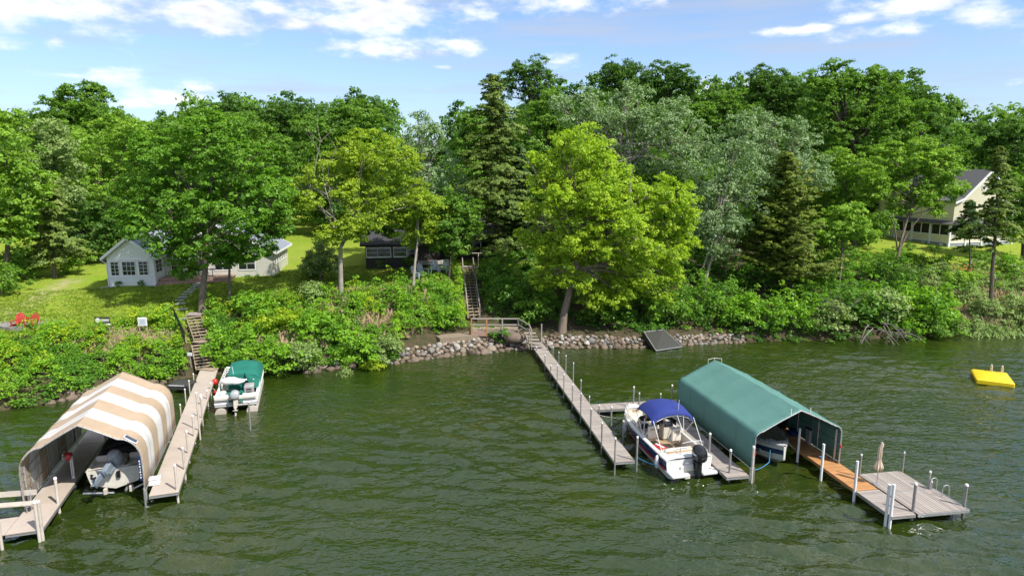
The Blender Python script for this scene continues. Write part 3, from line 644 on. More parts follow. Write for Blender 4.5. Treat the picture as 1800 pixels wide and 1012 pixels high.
tree('flat topped dark tree standing tallest on the centre left skyline', 'dark', 118, (640,440,118), [(622,188,18),(648,192,22),(668,205,18),(610,196,14),(680,220,14),(635,200,20)], .35, 31, scale=1.2, dens=.8)
tree('dim green tree under the skyline left of the locust', 'mid', 88, (465,440,88), [(470,262,32),(500,285,28),(460,300,26),(510,320,22),(492,345,20)], .22, 32)
tree('leafy mid green tree left of the tall old cedar', 'mid', 82, (835,440,82), [(832,232,30),(818,265,28),(850,280,36),(845,320,36),(822,208,18),(838,210,14),(865,250,26),(815,310,28),(850,345,34),(830,380,30),(805,350,22)], .3, 33)
tree('open crowned black locust high on the skyline above the cedar', 'dark', 98, (930,440,98), [(905,138,22),(935,128,24),(962,140,18),(892,152,16),(925,158,26),(960,165,18),(940,185,22),(885,170,14),(915,120,12),(948,112,10)], .3, 34, dens=.75)
tree('dark green tree below the black locust beside the silver poplar', 'mid', 90, (950,440,90), [(955,205,28),(975,178,22),(945,240,34),(985,220,26),(935,275,30),(1000,245,30)], .3, 35)
tree('billowing dark ash forming the central skyline left half', 'dark', 100, (1085,440,100), [(1082,128,20),(1110,125,22),(1060,145,18),(1095,150,26),(1130,150,20),(1075,115,10)], .35, 36, dens=.9)
tree('billowing dark ash forming the central skyline right half', 'dark', 101, (1170,440,101), [(1158,135,26),(1190,140,24),(1208,158,18),(1170,165,30),(1140,160,22),(1215,142,10),(1180,122,12)], .35, 37, dens=.9)
tree('low green tree in the skyline dip right of the central ashes', 'mid', 96, (1250,440,96), [(1245,195,24),(1275,185,22),(1300,200,28),(1260,215,30),(1290,172,12),(1225,205,18)], .3, 38)
tree('upright dark tree at the left shoulder of the big right crown', 'dark', 97, (1350,440,97), [(1335,145,24),(1360,150,24),(1325,165,18),(1380,165,24),(1350,185,30),(1390,190,26),(1320,195,22),(1340,128,10),(1405,160,18)], .35, 39, dens=.9)
tree('huge sunlit green tree forming the highest right hand skyline', 'mid', 88, (1500,450,88),
     [(1478,142,30),(1515,142,26),(1450,160,28),(1440,195,32),(1500,185,46),(1550,168,34),(1560,215,42),(1600,205,34),(1465,235,40),(1520,250,46),(1590,250,36),(1545,135,18),(1465,120,12),(1430,140,14)], .5, 40)
tree('dark feathery tree on the right shoulder of the huge green tree', 'dark', 98, (1610,450,98), [(1585,158,24),(1615,175,22),(1570,142,16),(1635,195,18),(1605,205,30),(1645,225,18),(1640,182,10)], .35, 41, dens=.85)
tree('deep green tree sloping down towards the yellow house roof', 'mid', 108, (1660,430,108), [(1645,250,32),(1680,248,24),(1705,262,24),(1660,285,36),(1700,300,32),(1690,228,12),(1725,280,26)], .35, 42)
tree('spreading green tree at the top right corner of the wood', 'dark', 92, (1775,430,92), [(1770,235,24),(1795,225,22),(1745,245,20),(1780,265,34),(1820,250,34),(1740,275,26),(1730,232,10),(1800,300,34),(1835,290,30)], .35, 43)
tree('rough mid green tree behind the spruce at the right edge', 'mid', 78, (1800,440,78), [(1800,330,36),(1785,370,34),(1815,390,34),(1780,405,26),(1830,340,40)], .25, 44)
tree('shaded round tree between the yellow house and the right edge spruce', 'dark', 96, (1745,430,96), [(1745,320,28),(1730,345,24),(1760,350,30)], .25, 45)
tree('dusky tree under the wide silver poplar', 'dark', 79, (1130,450,79), [(1120,330,36),(1170,335,40),(1210,330,34),(1080,320,34),(1215,380,34),(1180,400,38),(1240,430,28),(1200,440,30)], .25, 46)
tree('dark leafed tree standing behind the cottonwood crown', 'dark', 72, (945,460,72), [(965,370,34),(945,400,30),(975,420,34),(955,345,24)], .2, 47)
tree('green tree filling the gap behind the olive cedar', 'mid', 82, (1440,450,82), [(1430,355,34),(1455,385,34),(1400,345,34),(1345,375,34),(1310,400,34),(1500,410,30),(1540,395,26)], .25, 48)
tree('shadowy tree behind the forked pale green tree', 'dark', 98, (1560,430,98), [(1560,310,36),(1600,290,36),(1640,275,34),(1530,350,30),(1590,340,32),(1555,385,24)], .3, 49)
tree('feathery grey green willow shrub tree left of the locust trunks', 'willow', 63, (562,490,62.5), [(560,455,22),(548,470,20),(580,468,18),(562,432,12),(575,445,12)], .08, 50, scale=.7)

tree('leafy tree overhanging the left roof of the dark brown house', 'mid', 64.5, (768,472,65), [(672,398,20),(700,385,24),(728,398,20),(655,380,20),(762,398,26),(745,372,24),(640,400,16),(780,385,22),(690,410,12)], .10, 51, scale=.8)
# far wood behind everything, and understorey below the crowns
protos = []
def proto_crown(sp, seed, w=4.2, h=7.5):
    lm, bk, cr, per, ls, de, flat, up = SP[sp]; r = random.Random(seed)
    L = [((r.uniform(-1,1)*w*.55, r.uniform(-1,1)*w*.55, h*.25+h*.75*i/8), (w*.5*r.uniform(.7,1.1),)*3) for i in range(9)]
    L.append(((0,0,h*1.05), (w*.4,)*3))
    cc, oo = lobes_clumps([(np.array(c), np.array(q)) for c, q in L], .75, .9, seed)
    k = cc[:, 2] > .1
    me = clumps_to_leaves('crown', cc[k], .75*(.6+.7*np.random.default_rng(seed).random(k.sum())), oo[k], 22, .45, LM[lm], seed, flat, up, tri=True)
    tb = MB(); tb.tube([(0,0,-.5),(0,0,h*.3),(.1,.1,h)], [.3,.22,.06], 7)
    return me, tb.mesh('trunk', M[bk], True)
PC = [proto_crown(s, 60+i) for i, s in enumerate(('mid','dark','light','mid','dark'))]
rf = random.Random(12)
def gap(u): return 500 < u < 550
k = 0
for row, (Y0, vt) in enumerate(((93, 285), (104, 262), (122, 245), (150, 212))):
    u = -300
    while u < 2080:
        u += rf.uniform(34, 52)*(100/Y0)
        if gap(u) and Y0 < 140: continue
        if u > 1500 and Y0 < 100: continue
        Yd = Y0+rf.uniform(-3, 3); vv = vt+rf.uniform(-12, 18)-(45 if 930 < u < 1640 and row > 0 else 0)-(20 if (100 < u < 210 or 330 < u < 660) and row == 3 else 0)+(42 if 675 < u < 800 else 0)
        p = D(u, vv, Yd); gz = T(p.x, Yd); hh = p.z-gz
        if hh < 3: continue
        ci = rf.choice((0,1,1,3,4,0)) if u > 300 else rf.choice((0,2,3,1))
        kind_ = ('mid green', 'dark green', 'light green', 'mid green', 'dark green')[ci]
        where_ = ('at the far left edge' if u < 90 else 'behind the pine and the cottage' if u < 300 else 'behind the big maple' if u < 480 else 'beside the far clearing' if u < 620 else 'behind the dark brown house' if u < 880 else 'behind the cottonwood' if u < 1080 else 'behind the silver poplars' if u < 1330 else 'under the huge right hand tree' if u < 1580 else 'behind the yellow house')
        e = thing('woodland_tree', '%s woodland tree %s, in the %s rank' % (('tall ' if hh > 17 else 'low ' if hh < 12 else '')+kind_, where_, ('nearest', 'second', 'third', 'farthest')[row]), 'tree', (p.x, Yd, gz), rf.uniform(0, 6.28), 'woodland trees behind the houses')
        s = hh/8.9; sx = s*rf.uniform(.85, 1.15)
        e.scale = (max(sx*.75, 1.0), max(sx*.75, 1.0), s)
        inst('crown', PC[ci][0], e); inst('trunk', PC[ci][1], e); k += 1
# ---- shrubs
def shrub_mesh(sp, seed, r=1.3, h=1.6, ls=.17, per=22, cr=.36):
    q = random.Random(seed)
    L = [((q.uniform(-1,1)*r*.5, q.uniform(-1,1)*r*.5, h*q.uniform(.3,.65)), (r*q.uniform(.4,.65), r*q.uniform(.4,.65), h*q.uniform(.3,.42))) for _ in range(6)]
    cc, oo = lobes_clumps([(np.array(c), np.array(p)) for c, p in L], cr, .95, seed); k = cc[:, 2] > .02; cc, oo = cc[k], oo[k]
    me = clumps_to_leaves('foliage', cc, cr*(.6+.7*np.random.default_rng(seed).random(len(cc))), oo, per, ls, LM[sp], seed, .8, .45)
    tb = MB()
    for _ in range(7):
        a = q.uniform(0, 6.28); rr = q.uniform(.3, .8)*r
        tb.tube([(0,0,-.2),(math.cos(a)*rr*.4, math.sin(a)*rr*.4, h*.35),(math.cos(a)*rr, math.sin(a)*rr, h*.75)], [.035,.025,.01], 5)
    return me, tb.mesh('stems', M['bark_dark'])
SM = {}
for sp in ('bank','bankyellow','bankdark','willow','light','mid'):
    SM[sp] = [shrub_mesh(sp, 200+i*7+len(sp)) for i in range(2)]
def shrub(u, v, hb, sp, s, label, hs=1.0, name='shrub', group=None, xy=None, i=None):
    if xy: x, y = xy
    else: p = P(u, v, hb); x, y = p.x, p.y
    z = T(x, y)-.05
    e = thing(name, label, 'shrub', (x, y, z), (u*.37) % 6.28, group); e.scale = (s, s, s*hs)
    a, b = SM[sp][(int(u) if i is None else i) % 2]; inst('foliage', a, e); inst('stems', b, e); return e
for a in [
 (400,640,.4,'bank',1.25,'leafy green shrub at the waterline left of the pontoon boat stern'),
 (490,645,.5,'bank',1.4,'bright green shrub overhanging the water right of the pontoon boat'),
 (540,640,.6,'willow',1.2,'grey green shrub at the water right of the bright green overhanging one'),
 (575,600,1.4,'bank',1.5,'tall bright green shrub on the bank below the locust trunks'),
 (640,618,1.1,'bank',1.5,'full bright green shrub above the small rock patch'),
 (672,622,.9,'willow',1.25,'rounded grey green shrub at the left end of the boulder shore'),
 (500,590,1.7,'bankyellow',1.3,'yellow green shrub in the middle of the bank below the cottage'),
 (455,570,2.2,'bank',1.3,'leafy shrub on the upper bank right of the maple trunk'),
 (548,545,2.9,'willow',1.1,'silvery shrub with upright pale leaves near the top of the bank'),
 (605,650,.3,'willow',.62,'small grey green shrub on the rocks at the water'),
 (655,640,.3,'bankyellow',.75,'small yellow green shrub touching the water by the boulders'),
 (880,592,1.0,'bankdark',.8,'compact dark green bush below the railed landing'),
 (715,555,2.5,'bank',1.0,'light green shrub on the bank under the slender white trunk'),
 (785,575,1.6,'bank',1.1,'light green shrub left of the red sided landing'),
 (1330,575,1.0,'bank',1.6,'bright shrub over the right end of the boulder shore'),
 (1290,560,1.6,'bank',1.6,'leafy shrub above the right boulder strip'),
 (1240,545,2.0,'bankdark',1.7,'dark leafy shrub right of the tilted black raft'),
 (1400,575,1.0,'bank',1.7,'tall bank shrub right of the boulder shore end'),
 (1455,570,1.2,'willow',1.5,'grey green bank shrub behind the bleached branches'),
 (1500,545,2.0,'bankdark',2.0,'dark spreading shrub mid way along the right bank'),
 (1560,560,1.5,'willow',1.8,'broad grey green shrub above the fallen dead branches'),
 (1625,560,1.3,'bank',2.1,'large rounded shrub overhanging the water before the tall spruce'),
 (1650,582,.5,'mid',1.6,'dark green shrub dipping into the water left of the right edge spruce'),
 (1600,585,.6,'bank',1.1,'fresh green shrub trailing over the water beside the dead branches'),
 (1720,560,1.0,'willow',1.1,'pale green shrub at the water below the tall spruce'),
 (1785,560,1.0,'willow',1.3,'pale green shrub at the water in the right corner'),
 (1770,500,2.6,'bank',1.2,'green shrub beside the pale trunk of the right edge spruce'),
 (1690,515,2.4,'light',1.2,'light shrub with orange flowers on the right bank'),
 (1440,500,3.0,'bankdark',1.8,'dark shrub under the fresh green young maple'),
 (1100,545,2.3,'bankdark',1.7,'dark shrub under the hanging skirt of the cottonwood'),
 (1170,560,1.6,'mid',1.5,'dark green shrub above the tilted black raft'),
 (1050,565,1.5,'mid',1.3,'dark green shrub right of the cottonwood trunk'),
 (900,530,3.0,'bankdark',1.7,'dark leafy shrub between the stairs and the cottonwood'),
 (870,500,4.0,'mid',1.3,'dark green shrub right of the long wooden stairs top'),
 (935,545,2.4,'mid',1.5,'dark green shrub behind the railed landing'),
 (920,480,4.6,'bankdark',1.3,'dark green shrub below the dark house steps'),
 (30,505,3.9,'mid',1.7,'dark hedge like shrub left of the lawn behind the red chairs'),
 (8,540,3.2,'mid',1.6,'dark shrub at the left edge beside the red chairs'),
 (62,478,4.6,'mid',1.6,'tall rounded shrub under the pine at the left edge'),
 (135,470,4.8,'light',1.1,'low sunlit bush left of the white cottage'),
 (120,488,4.4,'bank',.8,'low bush bordering the lawn under the pine'),
 (555,490,4.4,'mid',1.15,'rounded dark green bush at the lawn edge right of the white cottage'),
 (690,462,5.4,'bankdark',.8,'clipped foundation shrub below the left windows of the dark house'),
 (672,464,5.4,'light',.6,'pale clipped shrub below the left windows of the dark house'),
 (720,464,5.4,'bankdark',.75,'foundation shrub right of the clipped pair at the dark house'),
 (1600,436,5.3,'bankdark',.6,'low hedge plant before the yellow house lattice'),
 (1640,437,5.3,'bankdark',.55,'low hedge plant near the yellow house corner'),
 (1700,437,5.3,'mid',.6,'low shrub below the yellow house gable'),
 (1590,460,4.6,'bank',.9,'leafy shoot bush at the foot of the forked pale green tree'),
 (1620,462,4.6,'mid',1.0,'rounded shrub on the lawn edge below the yellow house porch'),
 (1660,470,4.3,'bank',1.0,'bright shrub on the lawn edge below the yellow house corner'),
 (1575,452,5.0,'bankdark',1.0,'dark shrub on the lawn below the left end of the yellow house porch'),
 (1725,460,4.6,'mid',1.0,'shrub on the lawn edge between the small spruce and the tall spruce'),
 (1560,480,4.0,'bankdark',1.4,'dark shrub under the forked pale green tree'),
]: shrub(*a)
# low undergrowth nobody could count: leaf clumps all over the bank
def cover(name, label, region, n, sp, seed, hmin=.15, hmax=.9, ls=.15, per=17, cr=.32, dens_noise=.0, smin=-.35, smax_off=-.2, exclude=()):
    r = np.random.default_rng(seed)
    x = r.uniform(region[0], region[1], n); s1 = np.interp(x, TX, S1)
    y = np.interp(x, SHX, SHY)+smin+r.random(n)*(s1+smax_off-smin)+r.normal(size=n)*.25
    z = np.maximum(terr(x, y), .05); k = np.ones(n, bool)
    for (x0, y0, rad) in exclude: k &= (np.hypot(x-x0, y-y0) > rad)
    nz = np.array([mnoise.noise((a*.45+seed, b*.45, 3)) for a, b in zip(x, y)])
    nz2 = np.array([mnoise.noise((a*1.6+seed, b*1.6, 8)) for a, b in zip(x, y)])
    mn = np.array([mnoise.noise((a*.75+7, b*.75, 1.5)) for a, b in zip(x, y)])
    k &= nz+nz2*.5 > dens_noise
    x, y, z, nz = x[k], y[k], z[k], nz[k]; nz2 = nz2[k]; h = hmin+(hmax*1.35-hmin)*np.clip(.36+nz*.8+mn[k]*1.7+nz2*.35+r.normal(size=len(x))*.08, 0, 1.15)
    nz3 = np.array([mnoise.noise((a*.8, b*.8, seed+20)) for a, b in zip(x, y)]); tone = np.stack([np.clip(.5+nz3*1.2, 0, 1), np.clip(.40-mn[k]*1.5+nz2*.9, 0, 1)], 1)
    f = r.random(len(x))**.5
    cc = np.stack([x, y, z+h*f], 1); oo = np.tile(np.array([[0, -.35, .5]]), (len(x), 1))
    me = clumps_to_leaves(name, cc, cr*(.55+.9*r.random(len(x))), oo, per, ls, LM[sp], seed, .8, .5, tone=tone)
    o = bpy.data.objects.new(name, me); C.objects.link(o); tag(o, label, 'undergrowth', kind='stuff'); return o
STAIR_L = [(-26.9+.45*i, 53.6-.85*i, .95) for i in range(9)]
STAIR_M = [(-4.4+.12*i, 66.2-1.0*i, 1.0) for i in range(9)]+[(-2.6,57.3,1.5),(-1.2,57,1.4),(0.2,56.6,1.3),(1.4,56,1.1),(1.6,55,1.1)]
ex = STAIR_L+STAIR_M+[(-31.7,48.6,1.1),(-28.6,48.9,.9),(-37.8,47.6,1.3),(-36.6,47.6,1.3),(-9.4,60.6,1.4),(-7.6,60.6,1.4),(-6.3,60.6,1.3),(-38.5,47.4,1.2)]
cover('bank_undergrowth', 'bright green ground cover on the left bank between the lawn and the lake', (-50,-24.5), 3900, 'bank', 1, ls=.17, hmax=1.2, dens_noise=-.5, exclude=ex)
cover('bank_undergrowth', 'yellow green weeds mixed into the left bank', (-46,-24.5), 2300, 'bankyellow', 2, ls=.15, hmax=1.05, dens_noise=-.08, smin=3, exclude=ex)
cover('bank_undergrowth', 'bright green thicket on the bank below the maple and locust', (-25.5,-9), 2900, 'bank', 3, ls=.17, hmax=1.4, dens_noise=-.5, exclude=ex)
cover('bank_undergrowth', 'bright green growth on the bank above the left half of the boulder shore', (-10,-4), 700, 'bank', 33, ls=.17, hmax=1.2, dens_noise=-.5, smin=2.9, exclude=ex)
cover('bank_undergrowth', 'yellow green weeds on the bank below the locust', (-25.5,-3), 1500, 'bankyellow', 4, ls=.15, hmax=1.1, dens_noise=.0, smin=3.5, exclude=ex)
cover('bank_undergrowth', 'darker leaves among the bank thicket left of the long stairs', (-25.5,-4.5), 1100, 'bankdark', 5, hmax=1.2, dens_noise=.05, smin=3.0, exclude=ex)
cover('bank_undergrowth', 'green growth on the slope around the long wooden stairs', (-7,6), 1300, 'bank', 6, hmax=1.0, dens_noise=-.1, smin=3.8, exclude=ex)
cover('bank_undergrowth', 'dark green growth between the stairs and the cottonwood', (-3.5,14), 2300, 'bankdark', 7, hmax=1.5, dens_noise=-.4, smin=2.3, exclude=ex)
cover('bank_undergrowth', 'green thicket along the bank right of the cottonwood', (20,42), 2700, 'bankdark', 8, hmax=1.9, ls=.2, dens_noise=-.5, smin=-.5, smax_off=1.5)
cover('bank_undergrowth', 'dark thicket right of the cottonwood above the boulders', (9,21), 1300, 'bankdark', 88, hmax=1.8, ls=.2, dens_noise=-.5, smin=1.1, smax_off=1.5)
cover('bank_undergrowth', 'bright leaves over the thicket right of the boulders', (12,42), 1900, 'bank', 9, hmax=2.1, ls=.2, dens_noise=-.1, smin=1.0)
cover('bank_undergrowth', 'pale weeds on the bank at the right edge', (40,60), 2100, 'willow', 10, hmax=1.0, ls=.2, dens_noise=-.35, smin=-.3, smax_off=1)
cover('bank_undergrowth', 'green weeds higher up the right edge bank', (36,60), 1300, 'bank', 11, hmax=.9, dens_noise=-.1, smin=5, smax_off=3)

# tall grasses, dry stems: upright blades in loose patches
def blades(name, label, pts, n, spread, h, sp, seed, aspect=.10):
    r = np.random.default_rng(seed); c = []
    for (x, y) in pts:
        k = n//len(pts); c.append(np.stack([x+r.normal(size=k)*spread, y+r.normal(size=k)*spread*.7], 1))
    c = np.concatenate(c); z = np.maximum(terr(c[:, 0], c[:, 1]), 0); L = h*(.5+.8*r.random(len(c))); N = len(c)
    cen = np.stack([c[:, 0], c[:, 1], z+L*.42], 1); long = np.stack([r.normal(size=N)*.35, r.normal(size=N)*.35, np.ones(N)], 1)*3; nor = np.stack([r.normal(size=N), -np.abs(r.normal(size=N))-.3, np.zeros(N)+.2], 1)
    me = leaf_mesh(name, cen, nor, L, np.stack([r.random(N), r.random(N)*.6], 1), LM[sp], aspect, long, tri=True); LEAFCOUNT[0] += N
    o = bpy.data.objects.new(name, me); C.objects.link(o); tag(o, label, 'undergrowth', kind='stuff')
def pl(*uvh): return [tuple(P(*q))[:2] for q in uvh]
blades('dry_stems', 'dry pinkish stems in the gap between the two signs on the left bank', pl((205,588,2.9),(222,583,3.0),(195,600,2.6),(275,577,3.1),(250,590,2.8)), 1500, .8, .5, 'dry', 2, .05)
blades('dry_stems', 'dry brown stems on the bank at the right edge', pl((1690,530,2.5),(1725,545,1.7),(1775,540,2.0),(1660,505,3.2),(1790,520,2.6),(1750,520,2.5)), 3200, 1.5, .6, 'dry', 4, .05)
blades('tall_grass', 'long grass on the bank at the right edge', pl((1700,560,1.2),(1740,570,.8),(1790,565,1.0),(1680,500,3.3),(1640,470,4.4)), 3000, 1.6, .5, 'willow', 5, .05)
blades('dry_stems', 'dead stalks among the bank thicket below the locust', pl((580,560,2.3),(690,560,2.4),(655,585,1.5),(520,600,1.5),(620,530,3.4),(700,530,3.4)), 1400, 1.1, .8, 'dry', 6, .04)
blades('tall_grass', 'uncut grass along the lawn edge above the left bank', pl((100,577,3.0),(150,580,3.0),(240,575,3.05),(290,572,3.1),(440,535,3.2),(500,520,3.7),(560,510,4.1)), 3000, 1.3, .4, 'grass', 7, .05)
blades('tall_grass', 'short grass around the feet of the grey chairs', pl((735,492,5.0),(755,492,5.0),(775,492,5.0),(795,490,5.0),(745,500,4.8),(770,500,4.8)), 2200, .6, .28, 'bank', 8, .08)
# ---------------------------------------------------------------- boulder shores
def stone_mesh(seed, r=1.0, mi=0):
    q = random.Random(seed); mb = MB(); n, m_ = 8, 5; rings = []
    for i in range(m_+1):
        t = math.pi*i/m_; rr = []
        for k in range(n):
            a = 2*math.pi*k/n; d = Vector((math.cos(a)*math.sin(t), math.sin(a)*math.sin(t), -math.cos(t)))
            f = 1+.28*mnoise.noise(d*1.4+Vector((seed*3.1, 0, 0)))+.08*mnoise.noise(d*4+Vector((0, seed, 0)))
            rr.append(Vector((d.x*f, d.y*f*.85, d.z*f*.72))*r if 0 < i < m_ else Vector((0,0,d.z*.72*f*r)))
        rings.append(rr)
    mb.loft(rings); return mb.mesh('stone', STONES[mi], True)
SMESH = [stone_mesh(i, 1, i % 5) for i in range(15)]
def riprap(label, x0, x1, n, smin, smax, depth0, depth1, seed, limit=295):
    q = random.Random(seed); t = thing('boulder_shore', label, 'rocks', ((x0+x1)/2, shore((x0+x1)/2), 0))
    L = []
    for i in range(n):
        x = q.uniform(x0, x1); dd = q.random()**.9; y = shore(x)-.35+dd*(depth0+(depth1-depth0)*(x-x0)/(x1-x0))
        s = q.uniform(smin, smax)*(1.15-.35*dd)*(1.5 if q.random() < .03 else 1); L.append((s, x, y))
    L.sort(reverse=True)
    placed = []
    for s, x, y in L:
        if any((x-a)**2+(y-b)**2 < ((s+c)*.66)**2 for c, a, b in placed): continue
        placed.append((s, x, y))
    for i, (s, x, y) in enumerate(placed[:limit]):
        z = T(x, y)+s*.22 if y > shore(x) else -.02+s*.1
        dx, dy = x-t.location.x, y-t.location.y
        wet = y < shore(x)+.12+q.uniform(-.08,.12)
        inst('stone', SMESH[q.choice((4,9,14,4,9,0)) if wet else q.choice((0,1,1,2,3,3,4,5,6,8,8,10,11,12,13,14,7,9))], t, (dx, dy, z), (q.uniform(-.4,.4), q.uniform(-.4,.4), q.uniform(0,6.28)), (s, s*q.uniform(.8,1.1), s*q.uniform(.8,1.15)))
    return t
riprap('long strip of pale rounded boulders along the water left of the long grey dock', -9.6, 1.3, 1500, .13, .29, 1.3, 2.1, 1)
riprap('boulder strip between the long grey dock and the tilted black raft', 2.6, 11.4, 1200, .12, .27, 1.6, 1.2, 2)
riprap('low boulder strip right of the tilted black raft', 13.4, 20.6, 800, .11, .25, 1.3, 1.1, 3)
riprap('small patch of tan boulders under the shrubs left of the long boulder strip', -15.6, -12.2, 160, .15, .34, 1.0, 1.0, 4)
riprap('few brown boulders at the waterline behind the striped boat canopy', -30.6, -24.8, 130, .14, .36, .8, .7, 5)
t = thing('boulder', 'large flat brown boulder set among the shore stones beside the railed landing', 'rock', tuple(P(905,596,.9)))
MB().ell((0,0,.1), (.95,.6,.5), 10, 6).build('stone_body', STONES[4], t, True)
mb = MB(); c0 = P(800,606,.9)      # bare sandy strip above the boulders
pts = [(-6.0,52.9),(-4,53.6),(-1.6,54.6),(-1.3,56.0),(-3.4,55.9),(-5.6,54.7),(-6.4,53.7)]
mb.prism(pts, 0, 1.0); o = mb.build('gravel_bank', M['sand']); o.location = (0,0,.22); tag(o, 'bare brown gravel shelf above the boulders', kind='structure')

# ---------------------------------------------------------------- docks
PLANK = {}
def plank_mesh(w, m, pw=.138, th=.035):
    k = (round(w, 2), m, pw)
    if k not in PLANK:
        mb = MB(); mb.box((0,0,0), (w, pw, th)); PLANK[k] = mb.mesh('plank', M[m])
    return PLANK[k]
def planks(t, w, y0, y1, z, m, xc=0, pw=.138, gap=.014, along='y', jit=.004):
    me = plank_mesh(w, m, pw); q = random.Random(int(w*100+y1*10)); y = y0+pw/2
    while y < y1:
        if along == 'y': inst('plank', me, t, (xc, y, z+q.uniform(-jit, jit)), (0, 0, q.uniform(-.003,.003)))
        else: inst('plank', me, t, (y, xc, z+q.uniform(-jit, jit)), (0, 0, math.pi/2+q.uniform(-.003,.003)))
        y += pw+gap
def post(t, x, y, z0, z1, r=.045, m='post_grey', cap='pvc', name='post', lean=(0,0), label=None):
    mb = MB(); mb.tube([(x, y, z0), (x+lean[0], y+lean[1], z1)], r, 10)
    o = mb.build(name, M[m], t, True, label)
    if cap: MB().tube([(x+lean[0], y+lean[1], z1-.03), (x+lean[0], y+lean[1], z1+.05)], [r*1.25, r*.9], 10).build('post_cap', M[cap], o, True)
    return o
def post_px(t, u, vt, v, h, r=.045, m='post_grey', cap='pvc', **k):
    b = P(u, v, h); z1 = D(u, vt, b.y).z; x, y = loc2(t, b.x, b.y); return post(t, x, y, -.9-t.location.z, z1-t.location.z, r, m, cap, **k)
def rails(t, w, y0, y1, z, m='alu', xc=0, h=.11):
    for s in (-1, 1): mb = MB(); mb.box((xc+s*(w/2-.02), (y0+y1)/2, z), (.045, y1-y0, h)); mb.build('side_rail', M[m], t)
    n = max(2, int((y1-y0)/1.5)); mb = MB(); mb.box((0,0,0), (w-.09, .05, h*.7)); me = mb.mesh('cross_frame', M[m])
    for i in range(n+1): inst('cross_frame', me, t, (xc, y0+.03+(y1-y0-.06)*i/n, z-.005))
DZ = .5
RZ = R(9.3)
def frame_at(p, rz): return (p[0], p[1], 0), rz
# long grey dock from the stone shore
a = Vector((5.70, 31.0)); b_ = Vector((2.02, 54.3)); L = (b_-a).length; rz = math.atan2(-(b_-a).x, (b_-a).y)
LD = thing('dock', 'long narrow grey plank dock running out from the boulder shore', 'dock', (a.x, a.y, 0), rz)
planks(LD, 1.06, 0, L, DZ, 'wood_grey'); rails(LD, 1.06, 0, L, DZ-.08)
for u, vt, vb in [(943,610,627),(958,624,650),(968,642,664),(979.5,641.5,681),(991,658,700),(1006,676,720),(1020.5,691,742),(1038,718,770),(1057,743,799),(1080,770,836)]:
    post_px(LD, u, vt, vb, 0, .04)
for u, vt, v in [(962,601,616),(972,609,627),(982,619,641),(994.5,625,655),(1007.5,638,672),(1021,668,690),(1036,697,706)]: post_px(LD, u, vt, v, DZ, .035)
post_px(LD, 1074, 715, 752, 0, .05); post_px(LD, 1095, 740, 780, 0, .05, label='post with a red cap'); post_px(LD, 1118.5, 768, 826, 0, .05)
# cross dock to the boat slips, and the slip docks
def local_len(p, q): return (Vector(q)-Vector(p)).length
CD = thing('dock', 'short grey cross dock joining the long dock to the boat slips', 'dock', (5.15, 38.2, 0), RZ)
planks(CD, 1.0, 0.0, 9.3, DZ-.012, 'wood_grey', xc=.55, along='x'); mb = MB()
for yy in (.07, 1.03): mb.box((4.65, yy, DZ-.1), (9.3, .045, .11))
mb.build('side_rail', M['alu'], CD)
for u, vt, v in [(1113,680,716),(1123,691,716),(1160.5,692,712),(1180,677,712)]: post_px(CD, u, vt, v, DZ, .05 if u in (1113,1180) else .04)
post_px(CD, 1053,712,722, DZ, .035)
MD = thing('dock', 'grey plank dock between the bimini boat and the green canopy', 'dock', (10.86, 29.35, 0), RZ)
planks(MD, 1.15, 0, 9.0, DZ, 'wood_grey'); rails(MD, 1.15, 0, 9.0, DZ-.08)
for u, vt, vb in [(1281,791,848),(1320.5,785,850),(1245.5,762,812)]: post_px(MD, u, vt, vb, 0, .055, m='post_tan' if u > 1300 else 'post_grey')
post_px(MD, 1271, 832, 843, 0, .02, cap=None)
OD = thing('dock', 'bright new orange cedar dock running out of the green canopy', 'dock', (16.35, 28.05, 0), RZ)
planks(OD, 1.12, 0, 10.6, DZ, 'wood_new'); rails(OD, 1.12, 0, 10.6, DZ-.08, 'wood_new')
for u, vt, vb in [(1401.5,752,810),(1442.5,780,845)]: post_px(OD, u, vt, vb, 0, .064, 'pvc', None, label='white pile')
post_px(OD, 1500.5, 810, 880, 0, .064, 'pvc', None, label='white pile'); post_px(OD, 1510.5, 799, 838, DZ, .04)
GD = thing('dock', 'short weathered grey dock beyond the orange cedar dock', 'dock', (16.72, 25.75, 0), RZ)
planks(GD, 1.15, 0, 2.25, DZ-.004, 'wood_grey'); rails(GD, 1.15, 0, 2.25, DZ-.085)
for u, vt, vb in [(1556,851,922),(1563.5,851,925)]: post_px(GD, u, vt, vb, 0, .064, 'pvc', None, label='white pile')
post_px(GD, 1602, 850, 918, 0, .06)
PD = thing('swim_platform', 'square weathered grey sun platform at the outer end of the docks', 'platform', (17.38, 25.85, 0), RZ)
for x0 in (0.02,): pass
planks(PD, 1.85, .0, 2.5, DZ+.008, 'wood_grey', xc=.95, along='x'); planks(PD, 1.85, .0, 2.2, DZ+.008, 'wood_grey', xc=2.86, along='x')
mb = MB(); mb.box((1.25,0.0,DZ-.06),(2.5,.05,.12)); mb.box((1.25,1.905,DZ-.0),(2.5,.045,.05)); mb.box((1.1,3.8,DZ-.06),(2.2,.05,.12)); mb.box((2.52,.95,DZ-.06),(.05,1.9,.12)); mb.box((2.22,2.86,DZ-.06),(.05,1.9,.12)); mb.build('frame', M['alu'], PD)
post_px(PD, 1692, 852, 908, 0, .065); post_px(PD, 1632, 829, 858, DZ, .045); post_px(PD, 1636, 846, 860, DZ, .04); post_px(PD, 1586, 795, 830, DZ, .035); post_px(PD, 1675, 898, 910, 0, .04, cap=None)
ld = thing('swim_ladder', 'curved aluminium swim ladder on the edge of the grey sun platform', 'ladder', tuple(P(1652,868,DZ)), RZ)
